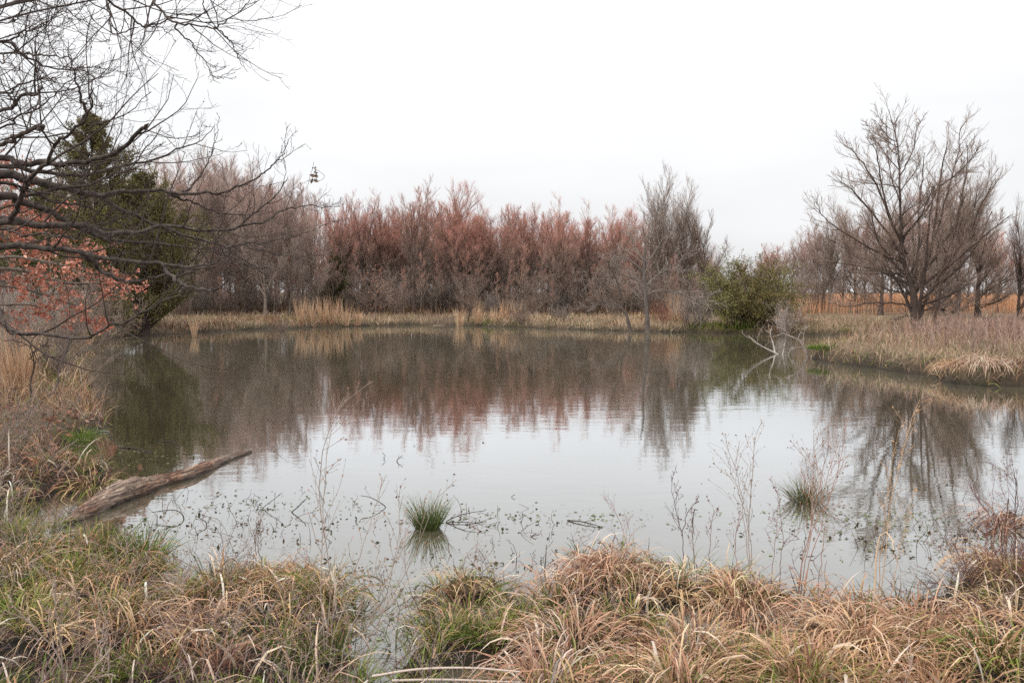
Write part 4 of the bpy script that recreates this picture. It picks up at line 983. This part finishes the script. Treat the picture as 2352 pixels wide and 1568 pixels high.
tussock('rush_clump', 'dull green rush clump with tan stems farther out on the right', 1852, 1152, 0, .17, 420, (.14, .36), (.003, .005), [(84, 98, 52), (110, 108, 66), (150, 124, 96), (70, 84, 40)], None, (.02, .95), (.1, .6), 5, cat='rush clump', zoff=-.02)
tussock('green_tuft', 'fresh green grass tuft at the edge of the left bank', 178, 945, .3, .2, 260, (.15, .34), (.004, .007), [(128, 146, 66), (112, 134, 54)], None, (.05, .9), (.3, 1.0), 6, cat='grass tuft', D=9.9)
tussock('green_tuft', 'bright green tuft on the tip of the peninsula beside the snag', 1895, 826, .1, .55, 520, (.12, .28), (.012, .02), [(118, 138, 58), (100, 122, 48)], None, (.2, 1.1), (.3, 1.0), 5, cat='grass tuft', D=22.3)
tussock('green_tuft', 'yellow-green sedge drooping from the near left mud beside the inlet', 330, 1262, .08, .2, 260, (.15, .34), (.004, .007), [(104, 122, 52), (88, 108, 44)], None, (.05, .9), (.3, 1.0), 6, cat='grass tuft')
tussock('grass_tussock', 'bleached shaggy tussock at the water edge of the peninsula', 2265, 872, .2, .55, 520, (.25, .6), (.01, .018), [(226, 202, 180), (210, 180, 158), (196, 160, 138)], None, (.1, 1.3), (.8, 2.2), D=16.7, group='tussocks on the peninsula')
tussock('grass_tussock', 'tan-orange shaggy tussock left of the bleached one on the peninsula', 2205, 868, .2, .45, 380, (.25, .55), (.01, .018), PINK + TAN, None, (.1, 1.3), (.8, 2.2), D=17.0, group='tussocks on the peninsula')
tussock('grass_tussock', 'rusty tussock cut by the right edge on the peninsula', 2348, 872, .2, .45, 360, (.25, .5), (.01, .018), PINK + BROWN, None, (.1, 1.3), (.8, 2.2), D=16.5, group='tussocks on the peninsula')
BS = 'tall tawny broomsedge clumps on the far bank'
for px, D, h, rr, lbl in [(690, 42.5, 1.25, .3, 'leftmost tall tawny grass clump on the far bank'), (716, 42.8, 1.2, .25, 'second tall tawny grass clump from the left on the far bank'), (742, 43, 1.3, .22, 'third tall tawny grass clump from the left on the far bank'),
                          (765, 43.2, 1.35, .35, 'fourth tall tawny grass clump on the far bank, densest of the row'), (792, 43.5, 1.3, .3, 'rightmost tall tawny grass clump of the left-hand row'),
                          (822, 44, .9, .2, 'short tawny grass clump just past the tall row'), (445, 33.5, .7, .12, 'small tawny grass clump at the water edge left of the far bank row'),
                          (1055, 44, 1.0, .3, 'tawny clump left of the thin sapling on the far bank'), (1098, 44.5, 1.3, .25, 'tawny clump right behind the thin sapling on the far bank'), (1135, 44, .8, .4, 'low spreading tawny clump middle of the far bank'),
                          (1160, 44.5, 1.1, .3, 'upright tawny clump right of the low spreading one'), (1185, 44.5, 1.0, .25, 'last tawny clump before the purplish low bush'), (1565, 40, 1.3, .3, 'orange-tawny clump right of the rust-brown dead shrub'), (1545, 41, 1.4, .25, 'orange-tawny clump behind the rust-brown dead shrub'),
                          (1815, 37.0, 1.4, .2, 'drooping tawny clump right of the green bush'), (1838, 37, 1.2, .15, 'thin tawny clump farther right of the green bush'), (40, 12.5, .95, .25, 'tall tawny grass clump on the left bank below the rust-leaved oak')]:
    near = D < 20; w0 = (.005, .01) if near else (.014, .026)
    tussock('broomsedge_clump', lbl, px, 0, 0, rr, 80 if not near else 300, (h * .6, h * 1.3), w0, [(216, 180, 146), (202, 162, 130), (224, 194, 162), (190, 152, 124)], None, (.0, .22), (.02, .35), 5, BS, 'grass clump', D=D, dark=.85)

# ------------------------------------------------------------------ fallen log
def log_mat():
    m = bpy.data.materials.new('weathered_wood'); m.use_nodes = True; t = m.node_tree; N = t.nodes; L = t.links; p = N['Principled BSDF']; p.inputs['Roughness'].default_value = .75
    tc = N.new('ShaderNodeTexCoord'); mp = N.new('ShaderNodeMapping'); mp.inputs['Scale'].default_value = (1.6, 26, 26)
    n = N.new('ShaderNodeTexNoise'); n.inputs['Scale'].default_value = 1.6; n.inputs['Detail'].default_value = 7; n.inputs['Distortion'].default_value = .8
    L.new(tc.outputs['Object'], mp.inputs[0]); L.new(mp.outputs[0], n.inputs[0])
    r = N.new('ShaderNodeValToRGB'); e = r.color_ramp.elements; e[0].position = .3; e[0].color = (*srgb(54, 42, 36), 1); e[1].position = .68; e[1].color = (*srgb(188, 168, 150), 1)
    x = e.new(.5); x.color = (*srgb(112, 92, 78), 1); L.new(n.outputs[0], r.inputs[0])
    n2 = N.new('ShaderNodeTexNoise'); n2.inputs['Scale'].default_value = 3.2; n2.inputs['Detail'].default_value = 3; L.new(tc.outputs['Object'], n2.inputs[0])
    r2 = N.new('ShaderNodeValToRGB'); e = r2.color_ramp.elements; e[0].position = .42; e[0].color = (1, 1, 1, 1); e[1].position = .62; e[1].color = (*srgb(236, 206, 188), 1); L.new(n2.outputs[0], r2.inputs[0])
    mx = N.new('ShaderNodeMix'); mx.data_type = 'RGBA'; mx.blend_type = 'MULTIPLY'; mx.inputs['Factor'].default_value = 1; L.new(r.outputs[0], mx.inputs['A']); L.new(r2.outputs[0], mx.inputs['B'])
    L.new(mx.outputs['Result'], p.inputs['Base Color'])
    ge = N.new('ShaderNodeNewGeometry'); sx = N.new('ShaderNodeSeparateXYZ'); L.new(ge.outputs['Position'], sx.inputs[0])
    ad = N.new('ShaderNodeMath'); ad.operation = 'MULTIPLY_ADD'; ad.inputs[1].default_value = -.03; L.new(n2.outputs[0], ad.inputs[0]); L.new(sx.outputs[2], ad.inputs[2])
    wr = N.new('ShaderNodeMapRange'); wr.inputs[1].default_value = .0; wr.inputs[2].default_value = .035; wr.inputs[3].default_value = .3; wr.inputs[4].default_value = 1; L.new(ad.outputs[0], wr.inputs[0])  # wet waterline, also darkened to paint in the dark reflection beneath the log
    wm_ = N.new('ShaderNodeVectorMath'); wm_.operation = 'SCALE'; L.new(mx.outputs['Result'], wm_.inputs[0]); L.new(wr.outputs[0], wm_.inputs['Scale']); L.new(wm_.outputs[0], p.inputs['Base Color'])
    b = N.new('ShaderNodeBump'); b.inputs['Strength'].default_value = 1; b.inputs['Distance'].default_value = .03; L.new(n.outputs[0], b.inputs['Height']); L.new(b.outputs[0], p.inputs['Normal'])
    return m
def fallen_log():
    cen = [(150, 1200), (185, 1186), (225, 1166), (270, 1143), (315, 1128), (350, 1117), (400, 1104), (450, 1088), (500, 1068), (545, 1051), (575, 1040)]
    rad = np.array([.02, .075, .105, .128, .126, .105, .1, .094, .084, .066, .035])
    zc = np.array([.02, .01, .01, .02, .02, .0, .0, .0, -.02, -.02, -.01])
    c = np.array([onz(p[0], p[1] , z) for p, z in zip(cen, zc)])
    K, S = 110, 36; P = resample(c, K); R = np.interp(np.linspace(0, 10, K), np.arange(11), rad)
    ax = norm((P[-1] - P[0])[None])[0]; yy = norm(np.cross((0, 0, 1.), ax)[None])[0]; zz = np.cross(ax, yy)
    a = np.arange(S) / S * 2 * np.pi; s = np.linspace(0, 1, K)[:, None]
    # twisted ridges and a burl
    tw = a[None] + s * 7
    rr = R[:, None] * (1 + .045 * np.sin(3 * tw + 1) + .04 * np.sin(7 * tw + s * 9) + .03 * np.sin(13 * tw - s * 20) + .2 * np.exp(-((s - .33) / .1) ** 2) * np.cos(a[None] - 1.2)) + .004 * rng.normal(size=(K, S))
    v = P[:, None] + rr[..., None] * (np.cos(a)[None, :, None] * yy + np.sin(a)[None, :, None] * zz * .95)
    b = c[4]; M = np.stack([ax, yy, zz]); v = (v - b) @ M.T
    mb = MB(); i = np.arange(K * S).reshape(K, S); j = np.roll(i, -1, 1); mb.add(v, (.3, .25, .2), q=np.stack([i[:-1], j[:-1], j[1:], i[1:]], -1).reshape(-1, 4))
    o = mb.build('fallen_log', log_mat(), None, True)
    from mathutils import Matrix
    o.matrix_world = Matrix(((ax[0], yy[0], zz[0], b[0]), (ax[1], yy[1], zz[1], b[1]), (ax[2], yy[2], zz[2], b[2]), (0, 0, 0, 1)))
    tag(o, 'weathered grey-brown log with a swollen twisted end lying in the shallows', 'log')
fallen_log()

# ------------------------------------------------------------------ sticks standing in or floating on the water
def Z6(p): return ((p[0] * .4464) * .98, (900 + p[1] * .4464) * .98)
def Z7(p): return ((800 + p[0] * .3826) * .98, (1000 + p[1] * .3827) * .98)
def Z8(p): return ((1600 + p[0] * .4464) * .98, (900 + p[1] * .4464) * .98)
GS = 'sticks in the shallows'
def stick(lbl, fn, pts, r, col, floating=False, n2=2):
    r *= .75
    px = [fn(p) for p in pts]; w = [onz(*px[0])]; D = w[0][1]
    for p in px[1:]: w.append(onz(*p, .012) if floating else atd(*p, D))
    w = np.array(w); 
    if floating: w[:, 2] = .004 + .01 * np.sin(np.arange(len(w)) * 1.7) ** 2
    else: w = np.concatenate([[w[0] - (w[1] - w[0]) * .15 - [0, 0, .05]], w])
    b = w[0].copy(); mb = MB(); q = resample(w - b, 14)[None]; R = np.linspace(r, r * .45, 14)[None]; tubes(mb, q, R, 6, col)
    if n2: P2, R2 = grow(q, R, n2, .3, 1, 25, 60, .35, 5, .1, .15, .012); tubes(mb, P2, np.maximum(R2, .0015), 4, col)
    o = mb.build('stick', M_WEED); o.location = b; tag(o, lbl, 'stick', GS)
DK = srgb(72, 62, 58); MD = srgb(110, 94, 86)
stick('short dark stick poking up from open water left of centre', Z7, [(340, 210), (352, 192), (376, 174)], .009, DK)
stick('thin curved stick left of the short dark stick in open water', Z7, [(262, 195), (268, 175), (250, 160)], .006, DK)
stick('thin arched stick reaching left from the water beside the rush clump', Z7, [(272, 492), (240, 464), (180, 432), (118, 420)], .007, DK)
stick('long drooping stem leaning right out of the green rush clump', Z7, [(640, 582), (700, 550), (760, 530), (880, 512)], .007, DK, n2=4)
stick('dark stem lying low beside the green rush clump', Z7, [(640, 590), (740, 582), (840, 590), (900, 600)], .006, DK, n2=5)
stick('dark flat stick floating right of centre near the reddish tussock', Z7, [(1385, 574), (1480, 582), (1600, 608)], .008, DK, True, n2=3)
stick('small dark stub in the water between the two rush clumps', Z7, [(1165, 672), (1192, 655)], .009, DK)
stick('tiny stick far out in the clear water right of centre', Z7, [(1042, 430), (1062, 412)], .005, DK)
stick('bare twig rising out of the water near the left spit', Z6, [(1532, 672), (1570, 640), (1604, 602)], .009, DK)
stick('thin twig slanting from the water left of the forked twig', Z6, [(1378, 652), (1430, 610), (1482, 570)], .006, DK)
stick('twisted dark branch looped in the water below the log', Z6, [(965, 704), (958, 684), (930, 664), (880, 660), (800, 672)], .008, DK, n2=4)
stick('dark twig standing beside the looped branch below the log', Z6, [(1085, 740), (1080, 722), (1052, 706), (1030, 690)], .007, DK, n2=3)
stick('thin dark twig behind the middle of the log', Z6, [(882, 470), (890, 445), (962, 405)], .007, DK)
stick('dark branch floating in the dark reflection above the log', Z6, [(630, 335), (700, 335), (800, 355)], .014, DK, True, n2=6)
stick('thin branch floating at the edge of the dark reflection above the log', Z6, [(830, 305), (890, 300), (945, 318)], .01, DK, True, n2=4)
stick('pale smooth stick floating beside the left bank', Z6, [(500, 252), (540, 246), (574, 246)], .02, srgb(150, 146, 140), True)
stick('curved pale stem dipping from the left bank into the water', Z6, [(500, 270), (518, 210), (524, 160), (505, 130)], .006, srgb(176, 160, 150))
stick('dark crooked branch in front of the left bank mud', Z6, [(240, 360), (320, 355), (400, 378)], .02, srgb(84, 70, 64), True)
stick('dark upright stub among the shallows right of centre', Z7, [(1245, 880), (1252, 800), (1256, 720)], .007, DK)
stick('thin pale plank of driftwood on the far shoreline', lambda p: p, [(994, 748), (1006, 747), (1020, 748)], .03, srgb(214, 196, 150), True)
stick('small dark twig standing in the right shallows', Z8, [(50, 720), (55, 690), (62, 655)], .008, DK)
stick('dark twig bent over the right water near the edge', Z8, [(1745, 640), (1750, 560), (1745, 490)], .006, DK, n2=4)

# ------------------------------------------------------------------ tall dry weeds on the near bank
def weed(lbl, stems, col, r=.003, n2=8, lr=.2, seed=0, heads=None, zb=.1, a=(20, 50), n3=3, D=None, headsize=(.008, .02)):
    global rng
    keep, rng = rng, np.random.default_rng(900 + seed)
    b = onz(*stems[0][0], zb); D = b[1] if D is None else D; b = atd(*stems[0][0], D); root = empty('dry_weed', b); sm, hm = MB(), MB(); Q = []; RR = []
    for i, s in enumerate(stems):
        dr = rng.uniform(-.25, .25); q = resample([atd(*p, D + dr * k / (len(s) - 1)) - b for k, p in enumerate(s)], 12); q[1:] += rng.normal(0, .004, (11, 3))
        if i == 0 or True: q[0, 2] -= .12 if q[0, 2] < .1 else 0
        Q.append(q); RR.append(np.linspace(r, r * .4, 12))
    Q = np.array(Q); RR = np.array(RR); P2, R2 = grow(Q, RR, n2, .3, 1, *a, lr, 6, .25, .08, .008, lambda t: 1.3 - .7 * t)
    P3, R3 = grow(P2, R2, n3, .3, 1, 20, 50, .4, 3, .2, .1, .01)
    tubes(sm, Q, RR, 5, col); tubes(sm, P2, np.maximum(R2, r * .35), 4, col); tubes(sm, P3, np.maximum(R3, r * .25), 3, col); sm.build('stem', M_WEED, root)
    e = np.concatenate([P3[:, -1], P2[:, -1], P2[:, 3]]); e = e[rng.random(len(e)) < .8]
    leaves(hm, e, rng.uniform(*headsize, len(e)), cmix(heads or [(160, 132, 112), (140, 110, 94)], None, len(e))); hs = hm.build('seed_heads', M_LEAF, root); hs['kind'] = 'stuff'
    rng = keep; tag(root, lbl, 'weed', 'tall dry weeds on the near bank')
GOLD = srgb(196, 166, 134); GRY = srgb(170, 154, 142); PKS = srgb(176, 142, 128)
weed('tall golden weed stem leaning right over the right shallows', [[(2022, 1400), (2034, 1260), (2052, 1130), (2078, 1020), (2112, 918)]], GOLD, .003, 16, .13, 1, [(214, 176, 136), (196, 150, 112)])
weed('straight golden weed stem beside the tallest leaning one', [[(2015, 1400), (2026, 1260), (2042, 1100), (2066, 985)], [(2040, 1400), (2070, 1250), (2100, 1110)]], GOLD, .0026, 8, .1, 2, [(214, 176, 136)])
weed('feathery pinkish weed fan behind the dull green rush clump', [[(1832, 1330), (1858, 1220), (1880, 1130), (1905, 1000)], [(1840, 1330), (1872, 1200), (1900, 1100), (1935, 985)], [(1836, 1330), (1862, 1200), (1868, 1080), (1870, 985)], [(1845, 1330), (1890, 1190), (1925, 1080), (1945, 960)], [(1880, 1330), (1892, 1230), (1905, 1130)]], PKS, .003, 12, .22, 3)
weed('thin grey weed sprays standing before the open water on the right', [[(1722, 1320), (1712, 1220), (1698, 1110), (1665, 1010)], [(1730, 1320), (1722, 1200), (1728, 1090), (1735, 1000)], [(1726, 1320), (1716, 1200), (1690, 1110), (1670, 1060)]], GRY, .0028, 10, .22, 4)
weed('reddish weed sprays left of the dull green rush clump', [[(1770, 1330), (1782, 1230), (1788, 1150)], [(1790, 1330), (1796, 1240), (1790, 1120)], [(1700, 1330), (1690, 1250), (1700, 1180)]], srgb(140, 104, 98), .0025, 9, .22, 5, REDBR)
weed('pale out-of-focus weed with round seed heads left of the rush clump', [[(745, 1500), (738, 1350), (742, 1180), (752, 1040), (768, 905)], [(745, 1500), (760, 1330), (735, 1150), (745, 1020), (800, 898)], [(750, 1500), (800, 1360), (840, 1230), (880, 1100)]], GRY, .003, 9, .16, 6, [(178, 140, 118), (160, 118, 98)], n3=2)
weed('wispy grey weed leaning right across the channel of water', [[(790, 1560), (840, 1450), (890, 1330), (950, 1180)], [(800, 1560), (860, 1440), (940, 1300), (1010, 1120)], [(840, 1560), (870, 1420), (905, 1280), (925, 1140)], [(780, 1560), (800, 1450), (850, 1350), (870, 1260)]], GRY, .0028, 10, .18, 7)
weed('dark forked weed rising from the water edge right of centre', [[(1572, 1300), (1566, 1230), (1548, 1160), (1540, 1090)], [(1566, 1230), (1580, 1180), (1600, 1150)]], srgb(104, 80, 76), .003, 9, .2, 8, REDBR)
weed('sparse purplish weed between the forked weed and the grey sprays', [[(1630, 1320), (1632, 1240), (1640, 1160)], [(1600, 1310), (1592, 1250), (1592, 1200)]], srgb(128, 98, 94), .0025, 8, .22, 9, REDBR)
weed('dark weed stem at the right edge above the red-brown tangle', [[(2330, 1320), (2332, 1220), (2336, 1130), (2330, 1080)], [(2310, 1320), (2300, 1240), (2290, 1180)]], srgb(110, 78, 76), .003, 10, .22, 10, REDBR)
weed('red-brown bushy weed in the right corner tangle', [[(2240, 1400), (2250, 1320), (2235, 1250)], [(2290, 1400), (2285, 1330), (2300, 1240)], [(2200, 1380), (2205, 1310), (2195, 1250)]], srgb(122, 98, 86), .003, 10, .28, 11, BROWN)
weed('dark brown flower-stalk cluster beside the left spit', [[(598, 1290), (594, 1240), (600, 1180)], [(590, 1290), (586, 1240), (590, 1200)]], srgb(110, 84, 76), .003, 12, .18, 12, BROWN, headsize=(.008, .015))
weed('grey branching weed across the lower left grass', [[(160, 1600), (140, 1520), (90, 1450), (30, 1390)], [(155, 1600), (145, 1510), (130, 1420), (122, 1330)], [(260, 1600), (248, 1500), (244, 1400)]], srgb(176, 158, 148), .004, 7, .2, 13)
weed('grey branching weed in the lower grass left of the channel', [[(470, 1600), (430, 1510), (380, 1440), (360, 1400)], [(480, 1600), (520, 1500), (560, 1420)], [(600, 1600), (640, 1500), (700, 1420)]], srgb(164, 144, 134), .0035, 9, .24, 14)
weed('tan wispy weed at the left bank edge over the water', [[(150, 930), (175, 880), (210, 835), (236, 800)], [(150, 930), (185, 890), (225, 850), (252, 822)], [(140, 930), (150, 870), (165, 820), (205, 795)]], srgb(178, 156, 140), .0035, 8, .25, 15, D=10.0)
weed('reed stub bleached white with a broken tip right of centre', [[(1486, 1400), (1492, 1350), (1506, 1296)]], srgb(228, 214, 200), .006, 1, .05, 16, n3=1)
weed('bent bleached reed beside the golden weed stems', [[(2006, 1400), (2010, 1310), (2018, 1240), (2034, 1222), (2048, 1240), (2052, 1260)]], srgb(224, 200, 172), .006, 1, .05, 17, n3=1)
for lbl, pts in (('long pale fallen stem lying across the bottom edge', [(855, 1552), (960, 1536), (1080, 1533), (1195, 1542)]), ('second pale fallen stem below the first at the bottom edge', [(900, 1562), (1020, 1560), (1195, 1566)])):
    w = np.array([atd(*p, 3.45) for p in pts]); b = w[0].copy(); mb = MB(); tubes(mb, resample(w - b, 16)[None], np.linspace(.006, .004, 16)[None], 6, srgb(200, 184, 172)); o = mb.build('fallen_reed', M_WEED); o.location = b; tag(o, lbl, 'reed')

# ------------------------------------------------------------------ flotsam in the shallows
fl = MB()
x = U(-5.5, 6, 9000); y = U(3.4, 10.5, 9000); d = sdf(x, y)
k = (d < -.02) & (U(0, 1, 9000) < np.exp(d / .33) * .6 * np.clip(.4 + pn(x, y, 2.3, 2), 0, 1) + .0035) ; x, y = x[k], y[k]; n = len(x)
leaves(fl, np.stack([x, y, U(-.003, .012, n)], -1), U(.012, .05, n), cmix([(72, 66, 48), (92, 78, 60), (60, 62, 40), (110, 90, 70)], None, n), 1.6)
k = U(0, 1, n) < .3; x, y = x[k], y[k]; n = len(x); dd = norm(np.stack([rng.normal(0, 1, n), rng.normal(0, 1, n), np.abs(rng.normal(0, .9, n))], -1)); L = U(.03, .13, n)
P = np.stack([np.stack([x, y, x * 0 - .01], -1), np.stack([x, y, x * 0 - .01], -1) + dd * L[:, None]], 1); tubes(fl, P, np.full((n, 2), .002), 3, srgb(84, 70, 62))
for px, py, sx, sy, n in [(520, 1170, .5, .35, 260), (640, 1215, .45, .25, 220), (330, 1215, .4, .2, 200), (300, 1045, .5, .5, 220), (1120, 1205, .4, .22, 200), (2060, 1260, .6, .3, 240), (2240, 1230, .5, .3, 160), (880, 1420, .18, .3, 110), (1250, 1290, .4, .2, 150)]:
    n = int(n * .42)
    c = onz(px, py); x = c[0] + rng.normal(0, sx, n); y = c[1] + rng.normal(0, sy, n); k = sdf(x, y) < .02; x, y = x[k], y[k]; n = len(x)
    leaves(fl, np.stack([x, y, U(-.004, .014, n)], -1), U(.012, .045, n), cmix([(58, 54, 38), (80, 68, 52), (52, 58, 34), (98, 76, 60)], None, n), 1.3)
    k = U(0, 1, n) < .45; b = np.stack([x[k], y[k], x[k] * 0 - .02], -1); n = len(b); d3 = norm(np.stack([rng.normal(0, .8, n), rng.normal(0, .8, n), np.abs(rng.normal(.2, .8, n))], -1)); K = 4; P = np.empty((n, K, 3)); P[:, 0] = b; L = U(.05, .22, n)
    for q in range(1, K): d3 = norm(d3 + rng.normal(0, .25, d3.shape)); P[:, q] = P[:, q - 1] + d3 * (L / (K - 1))[:, None]
    tubes(fl, P, np.linspace(.0028, .0014, K)[None] * np.ones((n, 1)), 3, np.repeat(cmix(BROWN + REDBR + GREEN[1:2], None, n)[:, None] * .7, K, 1))
tag(fl.build('floating_debris', M_LEAF), 'dark leaf bits and stem scraps floating in the near shallows', kind='stuff')
al = MB()
cl = [(2020, 1190, .5, .16, 500), (2090, 1250, .5, .2, 250), (1120, 1190, .5, .2, 200), (860, 1360, .3, .5, 260), (640, 1160, .5, .25, 180), (2250, 1080, .8, .3, 220), (1380, 1190, .3, .12, 120), (1300, 1180, .8, .2, 80), (300, 1050, .5, .4, 200)]
for px, py, sx, sy, n in cl:
    n = int(n * .5)
    c = onz(px, py); x = c[0] + rng.normal(0, sx, n); y = c[1] + rng.normal(0, sy, n); k = sdf(x, y) < 0; x, y = x[k], y[k]; n = len(x)
    a = U(0, 6.28, n); s = U(.006, .022, n); u = np.stack([np.cos(a), np.sin(a), a * 0], -1) * s[:, None]; w = np.stack([-np.sin(a), np.cos(a), a * 0], -1) * (s * U(.3, 1, n))[:, None]
    p = np.stack([x, y, U(.002, .006, n)], -1); v = np.stack([p - u, p - w * .8 + u * .2, p + u, p + w], 1); i = np.arange(n * 4).reshape(n, 4)
    al.add(v, np.repeat(cmix([(120, 128, 88), (140, 146, 108), (84, 92, 60)], None, n), 4, 0), q=i)
tag(al.build('algae', M_LEAF), 'pale green scraps of algae floating near the bank', kind='stuff')
